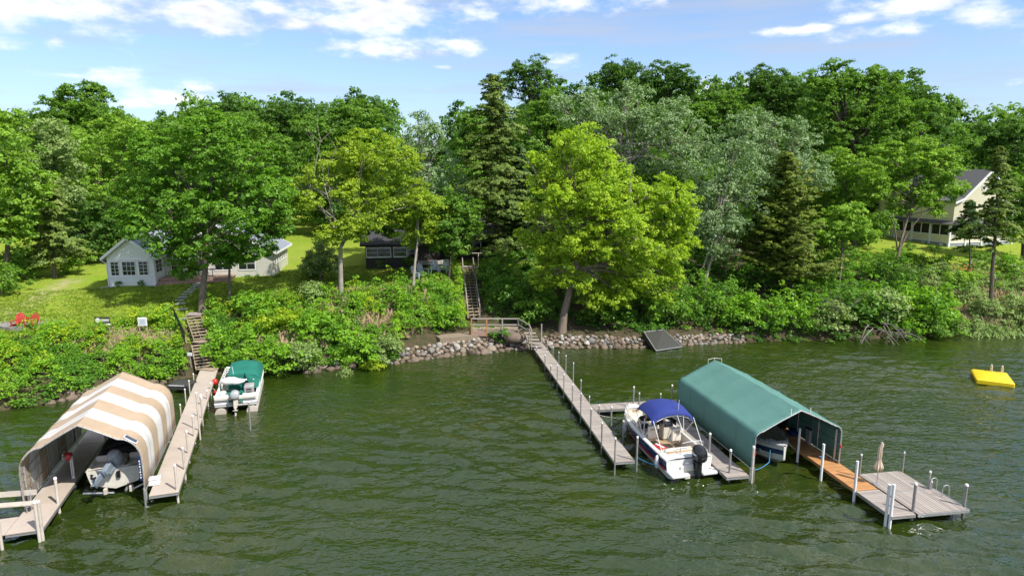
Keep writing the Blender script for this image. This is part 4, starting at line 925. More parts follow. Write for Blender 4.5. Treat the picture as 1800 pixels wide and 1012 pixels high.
for dx in (-.28, .42):
    pts = [(dx, -.25, 0)]+[(dx, -.25+.17-.17*math.cos(i*math.pi/6), .42+.17*math.sin(i*math.pi/6)) for i in range(7)]+[(dx, .09, -1.0)]
    MB().tube([(p[1]+.1, p[0], p[2]) for p in pts], .02, 6).build('handrail', M['alu'], ld, True)
for z in (-.2,-.5,-.8): MB().box((.2,.07,z),(.08,.7,.03)).build('rung', M['alu'], ld)
# closed umbrella
um = thing('umbrella', 'closed beige canvas umbrella standing on the grey sun platform', 'umbrella', tuple(P(1541,851,DZ)))
MB().tube([(0,0,-.02),(0,0,2.1)], .022, 8).build('pole', M['alu'], um, True)
MB().tube([(0,0,0),(0,0,.05)], .16, 12).build('foot', M['alu'], um, True)
mb = MB(); rings = []
for z, r in ((.78,.02),(.80,.20),(.95,.22),(1.12,.13),(1.25,.085),(1.5,.11),(1.8,.09),(2.05,.055),(2.12,.02)):
    rings.append([(math.cos(k*math.pi/10)*r*(1 if k % 2 else .72)+(.05 if z > 1.9 else 0), math.sin(k*math.pi/10)*r*(1 if k % 2 else .72), z-.06*(k % 2)*(z < 1)) for k in range(20)])
mb.loft(rings, True, True); mb.build('canopy', M['beige_canvas'], um, True)
MB().tube([(.02,0,1.16),(.02,0,1.2)], .095, 12).build('tie_strap', M['tan_canvas'], um)
MB().tube([(.05,0,2.1),(.1,.02,2.0),(.13,.02,1.85),(.12,.02,1.8)], [.03,.05,.03,.01], 6).build('canopy_flap', M['beige_canvas'], um, True)
# yellow raft
p = (P(1704,666,.35)+P(1770,662,.35))/2
c = [P(1704,663,.38), P(1719,649,.38), P(1785,657,.38), P(1771,671,.38)]; ce = sum(c, Vector())/4
rf_ = thing('swim_raft', 'bright yellow square swim raft floating alone on the lake', 'raft', (ce.x, ce.y, 0), math.atan2((c[3]-c[0]).y, (c[3]-c[0]).x))
lx = (c[3]-c[0]).length; ly = (c[1]-c[0]).length
MB().rbox((0,0,.16), (lx, ly, .44), .09).build('float', M['yellow'], rf_, True)
mb = MB()
for i in range(-3,4): mb.box((i*lx/8,0,.384),(.02,ly*.9,.01))
mb.build('deck_ribs', M['yellow'], rf_)
for dx in (.1,.75): MB().tube([(dx,ly/2-.3,.36),(dx,ly/2-.3,.75),(dx,ly/2-.12,.86),(dx,ly/2+.08,.75),(dx,ly/2+.08,-.6)], .05, 7).build('ladder_rail', M['post_tan'], rf_, True)
for z in (.1,-.2): MB().box((.42,ly/2+.08,z),(.62,.08,.04)).build('rung', M['post_tan'], rf_)
# left docks
a = Vector((-15.88, 27.7)); b_ = Vector((-22.40, 46.5)); L = (b_-a).length; rz = math.atan2(-(b_-a).x, (b_-a).y)
BD = thing('dock', 'long smooth beige dock beside the striped canopy leading to the shore stairs', 'dock', (a.x, a.y, 0), rz)
n = 7
for i in range(n):
    mb = MB(); l0 = L/n; mb.rbox((0, l0*(i+.5), DZ-.03), (1.22, l0-.02, .07), .012); mb.build('deck_panel', M['deck_beige'], BD)
rails(BD, 1.22, 0, L, DZ-.12, 'alu', h=.12)
for u, vt, vb in [(313,817,878),(326,787,841),(332.5,758,812),(343,730,781),(352,690,771),(366,686,714),(371.5,673,695)]:
    post_px(BD, u, vt, vb, 0, .055 if u < 350 else .05, 'post_tan')
for u, vt, v in [(318.5,711,733),(327,684,709),(334,669,692),(341,657,672)]: post_px(BD, u, vt, v, 0.1, .04, 'post_tan')
post_px(BD, 440.5, 706, 756, 0, .045, 'post_grey', label='lone outer mooring post')
post_px(BD, 357, 697, 748, 0, .04, 'post_tan')
MB().ell(tuple(Vector((*loc2(BD, P(353,700,DZ+.4).x, P(353,700,DZ+.4).y), .95))), (.09,.09,.26)).build('post_bumper', M['pvc'], BD, True)
# walkway on the left side of the striped canopy
a = Vector((-19.92, 24.5)); d = Vector((-.310, .951)); rz = math.atan2(-d.x, d.y)
WD = thing('dock', 'beige walkway on the left side of the striped canopy ending at the front posts', 'dock', (a.x, a.y, 0), rz)
for i in range(5): mb = MB(); mb.rbox((0, 2.3*(i+.5)+(.0), DZ-.03), (1.28, 2.28, .07), .012); mb.build('deck_panel', M['deck_beige'], WD)
mb = MB(); mb.rbox((-2.66, .75, DZ-.034), (4.0, 1.45, .07), .012); mb.build('deck_panel', M['deck_beige'], WD, label='side panel of the walkway')
rails(WD, 1.28, 0, 11.4, DZ-.12)
for u, vt, vb in [(70,882,951),(76,881,949),(105,840,903),(4,890,965)]: post_px(WD, u, vt, vb, 0, .062, 'post_tan')
bn = thing('bench', 'pale two board bench at the left edge in front of the striped canopy', 'bench', (P(20,903,DZ).x, P(20,903,DZ).y+.25, DZ), R(10))
MB().box((-.3,.12,.75),(2.3,.04,.24)).build('backrest', M['post_tan'], bn); MB().box((-.3,-.22,.42),(2.3,.36,.05)).build('seat', M['post_tan'], bn)
for x in (-1.3,.6):
    mb = MB(); mb.tube([(x,-.3,0),(x,-.3,.42),(x,.15,.42)],.022,6); mb.tube([(x,.02,0),(x,.15,.95)],.028,6); mb.build('leg_frame', M['alu'], bn)

# ---------------------------------------------------------------- boat canopies
def canopy_profile(hw, zb, zs, zc, za, n=5):
    """half section from bottom to apex: bottom z, curve start, shoulder, apex"""
    pts = [(hw, zb), (hw, (zb+zs)/2), (hw, zs)]
    sx = hw-(zc-zs)*.82
    for i in range(1, n+1):
        t = i/n*math.pi/2; pts.append((sx+(hw-sx)*math.cos(t), zs+(zc-zs)*math.sin(t)))
    pts += [(sx*.5, zc+(za-zc)*.53), (0, za)]
    return pts
def lift_frame(t, hw, L, ztop, m='alu', zlow=.1):
    for y in (.35, L-1.0):
        for s in (-1, 1): MB().tube([(s*(hw-.02), y, -1.1), (s*(hw-.02), y, ztop)], .055, 8).build('lift_post', M[m], t, True)
        if y > 1: MB().tube([(-hw, y, zlow), (hw, y, zlow)], .05, 8).build('lift_beam', M[m], t, True)
def boat_canopy(label, origin, rz, hw, L, prof, mats, stripes, hoops=5, group=None, sides=None):
    t = thing('boat_canopy', label, 'boat canopy', origin, rz, group)
    full = [(-x, z) for x, z in prof]+[(x, z) for x, z in prof[::-1][1:]]
    NS = stripes if stripes else 10; sub = 6 if stripes else 4; mb = MB()
    rings = []
    for j in range(NS*sub+1):
        y = L*j/(NS*sub); sag = -.03*math.sin(math.pi*j/(NS*sub)*(hoops-1))**2
        rings.append([(x*(1+.0), y, z+(sag if z > prof[2][1] else 0)) for x, z in full])
    nn_ = len(full)
    mb.loft(rings, closed=False)
    mb.m = [(((f_//(nn_-1))//sub) % 2 if stripes else 0) for f_ in range(len(mb.f))]
    o = mb.build('cover_fabric', [M[x] for x in mats], t, True)
    sm = o.modifiers.new('thickness', 'SOLIDIFY'); sm.thickness = .02
    # weld strips
    for k in range(hoops):
        y = .02+(L-.04)*k/(hoops-1); f2 = [(x*.985, y, z-.035) for x, z in full]
        MB().tube(f2, .028 if 0 < k < hoops-1 else .035, 7).build('hoop', M['alu'], t, True)
    for k in range(1, hoops-1):      # sewn seams over the hoops
        y = .02+(L-.04)*k/(hoops-1); MB().tube([(x*1.004, y, z+.004) for x, z in full], .008, 4).build('seam', M[mats[0]], t)
    for i in (2, 5, len(prof)-1):
        for s in ((-1, 1) if i != len(prof)-1 else (1,)):
            x, z = prof[i]; MB().tube([(s*x*.975, 0, z-.06), (s*x*.975, L, z-.06)], .018, 6).build('purlin', M['alu'], t, True)
    for s in (-1, 1): MB().tube([(s*prof[0][0]*.99, 0, prof[0][1]-.07), (s*prof[0][0]*.99, L, prof[0][1]-.07)], .025, 6).build('bottom_rail', M['alu'], t, True)
    # lacing of dark bungee loops
    mb = MB(); q = 0
    for s in (-1, 1):
        y = .1
        while y < L: mb.tube([(s*prof[0][0]*1.0, y, prof[0][1]+.03), (s*prof[0][0]*.99, y+.05, prof[0][1]-.1)], .012, 4); y += .22
    for i in range(len(full)-1):
        (x0, z0), (x1, z1) = full[i], full[i+1]; l = math.hypot(x1-x0, z1-z0)
        for k in range(max(1, int(l/.3))):
            f_ = (k+.5)/max(1, int(l/.3)); x, z = x0+(x1-x0)*f_, z0+(z1-z0)*f_
            mb.tube([(x*1.0, .06, z+.012), (x*.985, -.02, z-.045)], .014, 4)
    mb.build('bungee_lacing', M['rubber'], t); return t, full
o0 = Vector((-18.92, 26.95)); LC_RZ = math.atan2(.31, .951)
prof = canopy_profile(2.36, .72, 2.2, 3.28, 4.1)
LC, full = boat_canopy('boat canopy with broad tan and white stripes over the left lift', (o0.x, o0.y, 0), LC_RZ, 2.36, 8.1, prof, ('tan_canvas', 'white_canvas'), 7, 6)
lift_frame(LC, 2.3, 8.1, 2.35)
for i in range(1, 9): MB().tube([(-2.30, i*.95, .66), (-2.30, i*.95, 2.35)], .014, 5).build('side_strut', M['alu'], LC)
for z in (1.2, 1.75): MB().tube([(-2.31, 0, z), (-2.31, 8.0, z)], .014, 5).build('side_strut', M['alu'], LC)
MB().tube([(-2.3,0,-1),(-2.3,0,.8)], .045, 7).build('foot', M['alu'], LC, True); MB().tube([(2.3,0,-1),(2.3,0,.8)], .045, 7).build('foot', M['alu'], LC, True)
mb = MB(); mb.rbox((1.95,.16,3.12),(.62,.32,.03),.01, ry=R(38)); pn = mb.build('solar_panel', M['pvc'], LC); MB().rbox((1.96,.16,3.14),(.54,.25,.03),.005, ry=R(38)).build('solar_cells', M['blue_panel'], pn)
MB().box((2.23,.0,1.75),(.10,.03,1.15)).build('brand_strip', M['navy'], LC)
mb = MB()
for k, w in enumerate((.05,.035,.055,.03,.05,.04,.05)): mb.box((2.23+(k % 2)*.008,-.022,1.33+k*.13),(w,.01,.07))
mb.build('strip_lettering', M['pvc'], LC)
MB().tube([(-.9,7.0,-1),(-.9,7.0,3.5)], .05, 7).build('tall_ladder_post', M['post_tan'], LC, True)
mb = MB()
for s in (-.62,-.25): mb.tube([(s,5.6,1.9),(s-.1,4.9,3.55)], .03, 6)
for k in range(6): mb.tube([(-.62-.015*k,5.6-.12*k,1.95+.27*k),(-.25-.015*k,5.6-.12*k,1.95+.27*k)], .02, 5)
mb.build('hanging_ladder', M['post_tan'], LC)
# lift corner pile with winch
lp = thing('lift_winch', 'white lift pile with a round red winch wheel on top by the left boat', 'winch', (P(131,850,.2).x, P(131,850,.2).y, 0), LC_RZ)
MB().rbox((0,0,.35),(.13,.13,2.5),.02).build('pile', M['pvc'], lp)
mb = MB()
for k in range(9): mb.box((.0,-.067,.7+k*.1),(.05,.006,.055))
mb.build('pile_lettering', M['sign_dark'], lp)
mb = MB(); mb.tube([(-.24,-.02,1.62),(-.12,.02,1.62),(.02,.02,1.62)], [.19,.2,.17], 14); w = mb.build('winch_drum', M['red_plastic'], lp, True)
mb = MB(); ring = [(-.27, math.cos(a)*.27, 1.62+math.sin(a)*.27) for a in [i*math.pi/8 for i in range(17)]]; mb.tube(ring, .02, 5)
for i in range(4): mb.tube([(-.27,0,1.62),(-.27, math.cos(i*1.57)*.27, 1.62+math.sin(i*1.57)*.27)], .014, 4)
mb.build('hand_wheel', M['alu'], w)
# green canopy
GC_RZ = math.atan2(.185, .983)
profg = canopy_profile(2.38, .62, 2.12, 2.55, 3.5)
GC, fullg = boat_canopy('sea green canvas boat canopy over the right hand lift', (14.12, 30.35, 0), GC_RZ, 2.38, 8.7, profg, ('green_canvas',), 0, 6)
lift_frame(GC, 2.34, 8.7, 2.2)
for s in (-1, 1): MB().tube([(s*2.33,0,-1.1),(s*2.33,0,.7)], .05, 8).build('foot', M['alu'], GC, True)
for z in (1.05,1.55): MB().tube([(2.32, 0, z), (2.32, 8.6, z)], .016, 5).build('side_strut', M['alu'], GC)
for y in (2.2,4.2,6.2): MB().tube([(2.32, y, .6), (2.32, y, 2.2)], .016, 5).build('side_strut', M['alu'], GC)
for x, y in ((-.55,.0),(.5,.0)): MB().tube([(x,.0,profg[-1][1]-.25),(x,.0,profg[-1][1]+.08)], .02, 5).build('ridge_prong', M['pvc'], GC)
for x, y in ((-.45,8.7),(.45,8.7),(0,8.8)): MB().tube([(x,y,profg[-1][1]-.2),(x,y,profg[-1][1]+.09)], .012, 5).build('ridge_prong', M['pvc'], GC)
MB().tube([(-.45,8.7,3.55),(0,8.8,3.6),(.45,8.7,3.55)], .009, 5).build('ridge_bar', M['pvc'], GC)
for s in (-1,1): MB().tube([(s*2.35,.0,1.35),(s*2.35,.0,1.5)], .055, 8).build('reflector', M['red_plastic'], GC)
# things inside the green canopy
ck = thing('kayak', 'dark upright paddle boards stored at the back of the orange dock under the green canopy', 'board', (15.3, 35.0, DZ), RZ)
MB().rbox((0,0,1.0),(.55,.16,1.9),.07, rx=R(8)).build('hull', M['tarp'], ck, True); MB().rbox((0,-.1,1.1),(.4,.03,.5),.01, rx=R(8)).build('deck_pad', M['grey_liner'], ck)
cb = thing('storage_bin', 'slim grey bin standing on the orange dock under the green canopy', 'bin', tuple(P(1423,780,DZ)), RZ)
MB().rbox((0,0,.42),(.34,.38,.84),.04).build('body', M['grey_liner'], cb); MB().rbox((0,0,.87),(.38,.42,.06),.02).build('lid', M['rubber'], cb)
cb = thing('folded_cover', 'crumpled navy boat cover lying on the orange dock under the green canopy', 'cover', tuple(P(1398,764,DZ)), RZ)
MB().ell((0,0,.16),(.5,.36,.22),12,6).ell((.3,.2,.2),(.3,.3,.25),10,6).build('fabric', M['navy'], cb, True)
# box on left dock end
bx = thing('dock_box', 'small white plastic box on the outer end of the beige dock', 'box', (P(272,851,DZ).x, P(272,851,DZ).y, DZ), BD.rotation_euler.z)
MB().rbox((0,0,.16),(.48,.34,.3),.03, ).build('body', M['pvc'], bx); MB().rbox((0,0,.33),(.54,.40,.05),.02).build('lid', M['white_paint'], bx)

# ---------------------------------------------------------------- boats
def hull_rings(L, B, gun, keel, chine, nst=11, bow_pow=2.4, blunt=.0, flare=.12, bowrise=.25):
    out = []
    for i in range(nst):
        t = i/(nst-1); tt = t
        hb = B/2*(1-(1-blunt)*max(0, (tt-.45)/.55)**bow_pow)
        if t == 1: hb = max(B/2*blunt, .05)
        g = gun+bowrise*t*t; k = keel+(g-keel)*.55*max(0, (t-.6)/.4)**2.2; c = chine+(g-chine)*.35*max(0, (t-.5)/.5)**1.6
        cb = hb*(1-flare-.25*t)
        y = L*t
        out.append((y, hb, g, k, c, cb))
    return out
def boat_hull(t, rings, mats, cockpit, floor_z, gw=.16, stripe=None, transom_cut=None):
    """outer skin, gunwale deck and a liner sunk between cockpit[0] and cockpit[1]"""
    mb = MB(); n = len(rings); R_ = []
    for (y, hb, g, k, c, cb) in rings:
        z1 = c+(g-c)*.38; z2 = c+(g-c)*.72; b1 = cb+(hb-cb)*.5; b2 = cb+(hb-cb)*.85
        R_.append([(0,y,k),(-cb,y,c),(-b1,y,z1),(-b2,y,z2),(-hb,y,g),(hb,y,g),(b2,y,z2),(b1,y,z1),(cb,y,c)])
    nn_ = 9
    for i in range(n-1):
        for j in range(nn_):
            if j == 4: continue     # deck handled below
            a, b = R_[i], R_[i+1]; k = (j+1) % nn_
            mi = 0
            if stripe and j in stripe: mi = stripe[j]
            mb.add([a[j], a[k], b[k], b[j]], [(0,3,2,1)], mi)
    mb.add(R_[0], [tuple(range(nn_))], 0); mb.add(R_[-1], [tuple(range(nn_-1,-1,-1))], 0)
    o = mb.build('hull', mats, t, True)
    dk = MB(); ln = MB(); y0, y1 = cockpit
    def at_(y):
        for i in range(n-1):
            if rings[i][0] <= y <= rings[i+1][0]:
                f_ = (y-rings[i][0])/(rings[i+1][0]-rings[i][0]); return tuple(a+(b-a)*f_ for a, b in zip(rings[i], rings[i+1]))
        return rings[-1]
    ys = sorted(set([r[0] for r in rings]+[y0, y1]))
    ys = [y for y in ys]
    prev = None
    for y in ys:
        r = at_(y); hb, g = r[1], r[2]
        ins = max(hb-gw, .02); cur = (y, hb, g, ins)
        if prev:
            py, phb, pg, pin = prev
            inside = y0-1e-6 <= py and y <= y1+1e-6
            if inside:
                for s in (-1, 1):
                    q = [(s*phb, py, pg), (s*hb, y, g), (s*ins, y, g+.03), (s*pin, py, pg+.03)]
                    dk.add(q, [(0,1,2,3) if s < 0 else (3,2,1,0)])
                    w = [(s*pin, py, pg+.03), (s*ins, y, g+.03), (s*ins*.95, y, floor_z), (s*pin*.95, py, floor_z)]
                    ln.add(w, [(0,1,2,3)])
                ln.add([(-pin*.95, py, floor_z), (pin*.95, py, floor_z), (ins*.95, y, floor_z), (-ins*.95, y, floor_z)], [(0,1,2,3)])
            else:
                dk.add([(-phb, py, pg), (phb, py, pg), (phb*.55, py, pg+.06), (-phb*.55, py, pg+.06), (-hb, y, g), (hb, y, g), (hb*.55, y, g+.06), (-hb*.55, y, g+.06)], [(1,5,6,2), (2,6,7,3), (3,7,4,0)])
        prev = cur
    for y, s in ((y0, 1), (y1, -1)):
        r = at_(y); ins = max(r[1]-gw, .02); g = r[2]
        ln.add([(-ins, y, g+.03), (ins, y, g+.03), (ins*.95, y, floor_z), (-ins*.95, y, floor_z)], [(0,1,2,3)])
    dk.build('gunwale_deck', mats[0], t); ln.build('cockpit_liner', M['gel_cream'], t)
    # rub rail
    for s in (-1, 1): MB().tube([(s*(r[1]+.01), r[0], r[2]-.03) for r in rings], .022, 5).build('rub_rail', M['alu'], t, True)
    return at_
def outboard(t, x, y, z, tilt, cm, lm_, s=1.0, label=None):
    ob = bpy.data.objects.new('outboard_motor', None); C.objects.link(ob); ob.parent = t; ob.location = (x, y, z); ob.rotation_euler = (tilt, 0, 0); ob.scale = (s, s, s)
    mb = MB(); rings = []
    for yy, w, h0, h1 in ((-.52,.16,.36,.62),(-.46,.25,.26,.74),(-.2,.29,.22,.84),(.02,.28,.24,.82),(.14,.2,.30,.72)):
        rings.append([(w*math.cos(a)*(1 if abs(math.cos(a)) < .9 else .97), yy, (h0+h1)/2+(h1-h0)/2*math.copysign(abs(math.sin(a))**.7, math.sin(a))) for a in [i*math.pi/6 for i in range(12)]])
    mb.loft(rings, True, True); mb.build('cowling', M[cm], ob, True)
    mb = MB(); mb.rbox((0,-.16,-.08),(.22,.32,.62),.05); mb.rbox((0,-.2,-.62),(.10,.26,.6),.03); mb.rbox((0,-.28,-.50),(.30,.46,.03),.01); mb.ell((0,-.22,-.95),(.075,.32,.075),8,6)
    mb.add([(0,-.05,-.95),(0,-.3,-.95),(0,-.32,-1.2),(.015,-.05,-.95),(.015,-.3,-.95),(.015,-.32,-1.2)], [(0,1,2),(5,4,3),(0,2,5,3),(1,4,5,2)])
    mb.build('leg', M[lm_], ob, True)
    mb = MB()
    for k in range(3):
        a = k*2.094; mb.add([(0,-.56,-.95),(math.cos(a-.35)*.19,-.53,-.95+math.sin(a-.35)*.19),(math.cos(a)*.22,-.57,-.95+math.sin(a)*.22),(math.cos(a+.35)*.19,-.61,-.95+math.sin(a+.35)*.19)], [(0,1,2,3),(3,2,1,0)])
    mb.ell((0,-.56,-.95),(.05,.09,.05),6,5); mb.build('propeller', M['black'], ob)
    mb = MB(); mb.rbox((0,.05,-.02),(.30,.12,.42),.02); mb.build('clamp_bracket', M[lm_], ob)
    MB().box((0,-.2,.54),(.585,.34,.035)).build('cowl_stripe', M['pvc' if cm == 'black' else 'engine_blue'], ob)
    return ob
# --- blue bimini bowrider
A = Vector((8.78, 30.35)); Bv = Vector((7.15, 37.1)); rz = math.atan2(-(Bv-A).x, (Bv-A).y)
BB = thing('motor_boat', 'white red and navy deck boat with a blue bimini top and black outboard', 'boat', (A.x, A.y, 0), rz)
rg = hull_rings(7.0, 2.5, .82, -.35, .05, 13, 2.6, .30, .10, .22)
at_ = boat_hull(BB, rg, [M['gel'], M['navy'], M['red']], (.95, 6.4), .25, .17, stripe={3:1, 2:1})
# white upper side panel aft, swoosh of red
mb = MB()
for sgn in (-1, 1):
    prev = None
    for i in range(11):
        y = .15+5.4*i/10; r = at_(y); x = r[1]+.014; z1 = r[4]+(r[2]-r[4])*(.50-.10*i/10); z0 = z1-.13-.004*i
        b_f = lambda z: (r[5]+(r[1]-r[5])*min(1, max(0, (z-r[4])/(r[2]-r[4]))**.6)+.02)
        cur = ((sgn*b_f(z0), y, z0), (sgn*b_f(z1), y, z1))
        if prev: mb.add([prev[0], cur[0], cur[1], prev[1]], [(0,1,2,3)])
        prev = cur
mb.build('red_swoosh', M['red'], BB)
MB().rbox((-.82,-.22,.32),(.80,.85,.16),.05).build('swim_platform', M['gel'], BB, True); MB().rbox((.82,-.22,.32),(.80,.85,.16),.05).build('swim_platform', M['gel'], BB, True)
MB().rbox((0,.05,.42),(1.0,.35,.3),.05).build('motor_well', M['gel_cream'], BB, True)
MB().rbox((0,.62,.62),(2.15,.62,.42),.07).build('transom_locker', M['gel'], BB, True)
MB().rbox((-.15,1.22,.70),(1.5,.42,.20),.08).build('sunpad', M['vinyl'], BB, True); MB().rbox((-.15,.88,.90),(1.5,.22,.22),.08).build('rear_backrest', M['vinyl'], BB, True)
MB().rbox((-.15,.66,.86),(1.45,.22,.10),.04).build('rear_step_pad', M['vinyl_tan'], BB, True)
MB().rbox((-.15,1.52,.52),(1.5,.5,.25),.06).build('rear_bench', M['vinyl'], BB, True)
MB().box((0,3.2,.262),(1.9,4.0,.02)).build('cockpit_mat', M['vinyl_tan'], BB)
for x, y in ((.55,2.75),(-.52,3.35)):
    st = MB().rbox((x,y,.62),(.56,.52,.16),.07).build('captain_seat', M['vinyl'], BB, True); MB().rbox((x,y-.27,.98),(.54,.16,.66),.07).build('seat_back', M['vinyl'], st, True); MB().tube([(x,y,.25),(x,y,.56)],.07,8).build('pedestal', M['alu'], st)
    MB().box((x,y-.36,1.12),(.36,.01,.08)).build('seat_trim', M['vinyl_tan'], st)
for x in (-.72,.72):
    cs = MB().rbox((x,3.95,.72),(.62,.5,.9),.08).build('console', M['gel_cream'], BB, True); MB().rbox((x,3.72,1.06),(.5,.08,.25),.03, rx=R(-25)).build('dashboard', M['black'], cs)
ring = [(-.72+math.cos(a)*.17, 3.6, 1.05+math.sin(a)*.17) for a in [i*math.pi/8 for i in range(17)]]; MB().tube(ring,.018,5).build('steering_wheel', M['black'], BB, True)
ws = MB()
pts = [(-1.08,3.5),(-1.0,4.15),(-.72,4.42),(-.36,4.5),(.36,4.5),(.72,4.42),(1.0,4.15),(1.08,3.5)]
o = MB(); o.loft([[(x,y,1.0) for x,y in pts],[(x*.93,y-.14,1.36) for x,y in pts]], closed=False); g_ = o.build('windshield', M['glass'], BB); MB().tube([(x*.93,y-.14,1.37) for x,y in pts], .02, 5).build('windshield_frame', M['alu'], BB, True)
for s in (-1,1):
    MB().rbox((s*.62,5.35,.60),(.5,1.4,.3),.08).build('bow_seat', M['vinyl'], BB, True); MB().rbox((s*.88,5.2,.90),(.16,1.5,.28),.06).build('bow_backrest', M['vinyl'], BB, True)
MB().rbox((0,6.15,.6),(.9,.5,.3),.08).build('bow_seat', M['vinyl'], BB, True); MB().box((0,6.42,.92),(.45,.05,.14)).build('bow_vent', M['vinyl_tan'], BB)
for s in (-1,1): MB().tube([(s*.95,5.2,1.02),(s*.98,5.3,1.22),(s*.75,6.2,1.3),(s*.4,6.75,1.22),(s*.35,6.8,1.05)], .018, 5).build('bow_rail', M['alu'], BB, True)
# bimini: cambered canvas on bows
mb = MB(); rings = []
for j in range(9):
    t_ = j/8; y = 1.75+2.2*t_; drop = .16*(2*t_-1)**2+(.10 if j in (0,8) else 0)
    rings.append([(x*1.14, y, 2.42-drop-.28*abs(x)**2.4-(.10 if abs(x) > .98 else 0)) for x in (-1.03,-1,-.8,-.55,-.28,0,.28,.55,.8,1,1.03)])
mb.loft(rings, closed=False); o = mb.build('bimini_canvas', M['blue_canvas'], BB, True); o.modifiers.new('thickness','SOLIDIFY').thickness = .02
for y0_, y1_ in ((2.7,1.82),(2.8,2.85),(2.9,3.88)):
    pts = [(-1.16,y0_,.95),(-1.13,y1_,1.74),(-1.0,y1_,1.88),(-.5,y1_,2.05),(0,y1_,2.10),(.5,y1_,2.05),(1.0,y1_,1.88),(1.13,y1_,1.74),(1.16,y0_,.95)]
    MB().tube(pts, .018, 6).build('bimini_bow', M['pvc'], BB, True)
for s in (-1,1): MB().tube([(s*1.14,.7,.92),(s*1.13,1.8,1.95)], .016, 5).build('bimini_strut', M['pvc'], BB, True)
MB().tube([(.35,2.0,2.2),(.35,1.95,2.75)], .012, 5).build('light_mast', M['pvc'], BB)
MB().tube([(-.30,.32,.45),(-.3,.42,1.05),(-.15,.5,1.32),(.2,.5,1.36),(.85,.5,1.36),(1.0,.5,1.30),(.98,.45,.8)], .022, 6).build('transom_rail', M['alu'], BB, True)
for x, y in ((-1.27,5.25),(-1.32,.75)):
    r = at_(y); MB().ell((-(r[1]+.13),y,.52),(.11,.11,.30),10,8).build('fender', M['pvc'], BB, True); MB().tube([(-(r[1]+.1),y,.8),(-r[1],y,.95)],.01,4).build('fender_line', M['rope_white'], BB)
MB().rbox((-.62,2.0,.68),(.45,.6,.05),.02, rz=.3).build('striped_towel', M['red'], BB)
MB().rbox((-.60,2.02,.715),(.12,.6,.02),.01, rz=.3).build('towel_stripe', M['pvc'], BB)
mb = MB()
for i in range(14): mb.ell((.25+random.uniform(-.35,.45),3.9+random.uniform(-.2,.2),1.0+random.uniform(0,.2)),(.1,.1,.09),6,4,mi=i % 2)
mb.build('stowed_gear', [M['rubber'], M['vinyl_tan']], BB)
mb = MB()
for x in (-.85,.1,.7): mb.tube([(x,.30,.62),(x,.285,.62)], .06, 10)
mb.build('speaker', M['alu'], BB); MB().box((-.55,.305,.62),(.16,.02,.13)).build('hatch', M['rubber'], BB); MB().box((.95,.305,.60),(.24,.02,.2)).build('hatch', M['vinyl_tan'], BB)
outboard(BB, .33, -.12, .55, R(2), 'black', 'black', 1.12)
MB().rbox((-.28,-.15,.18),(.30,.5,.22),.04).build('kicker_bracket', M['gel_cream'], BB, True)
BB.scale = (1, 1, 1.2)
# --- boat under the striped canopy (stern to us, black tarp)
Af = Vector((-18.45, 28.35)); LB = thing('motor_boat', 'cream open fishing boat under the striped canopy with its bow wrapped in a black tarp', 'boat', (Af.x, Af.y, .58), LC_RZ)
rg = hull_rings(6.0, 2.25, .85, -.15, .12, 11, 2.4, .08, .14, .3)
at_ = boat_hull(LB, rg, [M['gel_cream'], M['gel']], (.12, 5.0), .42, .13)
MB().rbox((0,.95,.62),(.62,1.5,.62),.12).build('engine_hump', M['gel_cream'], LB, True)
for s in (-1,1): MB().rbox((s*.72,.75,.60),(.62,.8,.36),.05).build('stern_seat', M['gel_cream'], LB, True); MB().rbox((s*.70,1.22,.88),(.60,.12,.34),.04).build('seat_back', M['vinyl'], LB, True)
mb = MB(); rings = []
for j in range(13):
    t_ = j/12; y = 1.55+4.6*t_; r = at_(min(y, 5.98)); hb = r[1]+.04; g = r[2]; pk = .42*math.sin(min(1, .15+t_*1.1)*math.pi*.8)+.32
    rings.append([(x*hb, y, g+.05+pk*(1-abs(x)**1.8)+.03*math.sin(j*2.1+x*5)-(.14 if abs(x) > .99 else 0)) for x in (-1.02,-1,-.75,-.5,-.25,0,.25,.5,.75,1,1.02)])
mb.loft(rings, closed=False); o = mb.build('tarp_cover', M['tarp'], LB, True); o.modifiers.new('thickness','SOLIDIFY').thickness = .015
mb = MB(); mb.add([(-1.1,1.55,.9),(-.5,1.55,1.0),(0,1.55,1.12),(.5,1.55,1.0),(1.1,1.55,.9),(1.05,1.8,.5),(-1.05,1.8,.5)], [(0,1,2,3,4,5,6)]); mb.build('tarp_skirt', M['tarp'], LB)
ob_ = outboard(LB, -.12, -.12, .86, R(-66), 'engine_grey', 'engine_blue', 1.05); ob_.rotation_euler.z = R(-24)
MB().rbox((.18,-.05,.55),(.16,.14,.34),.03).build('battery_box', M['black'], LB)
for x in (-.5,.5): MB().tube([(x*.9,1.55+abs(x)*.3,.0),(x*.9,-.2,-.22)], .06, 7).build('bunk_roller', M['alu'], LB)
mb = MB()
for k, w in enumerate((.07,.05,.08,.08,.05)): mb.box((.50+k*.10,.06,.895-.0),(w,.09,.008), rz=.15)
mb.build('stern_lettering', M['sign_dark'], LB)
MB().tube([(.95,.05,.9),(1.0,1.3,.95)],.02,5).build('grab_rail', M['alu'], LB)
lb = thing('lift_cradle', 'aluminium lift cradle bars under the stern of the tarped boat', 'boat lift', (Af.x, Af.y, 0), LC_RZ)
for p_, q_ in (((-1.3,-.10,.42),(.0,-.35,.38)),((1.9,.15,.75),(.65,-.35,.40))): MB().tube([p_, q_], .045, 7).build('cradle_bar', M['alu'], lb, True)
for x in (-.35,.7): MB().rbox((x,-.3,.48),(.16,.2,.32),.04).build('bunk_bracket', M['post_tan'], lb)
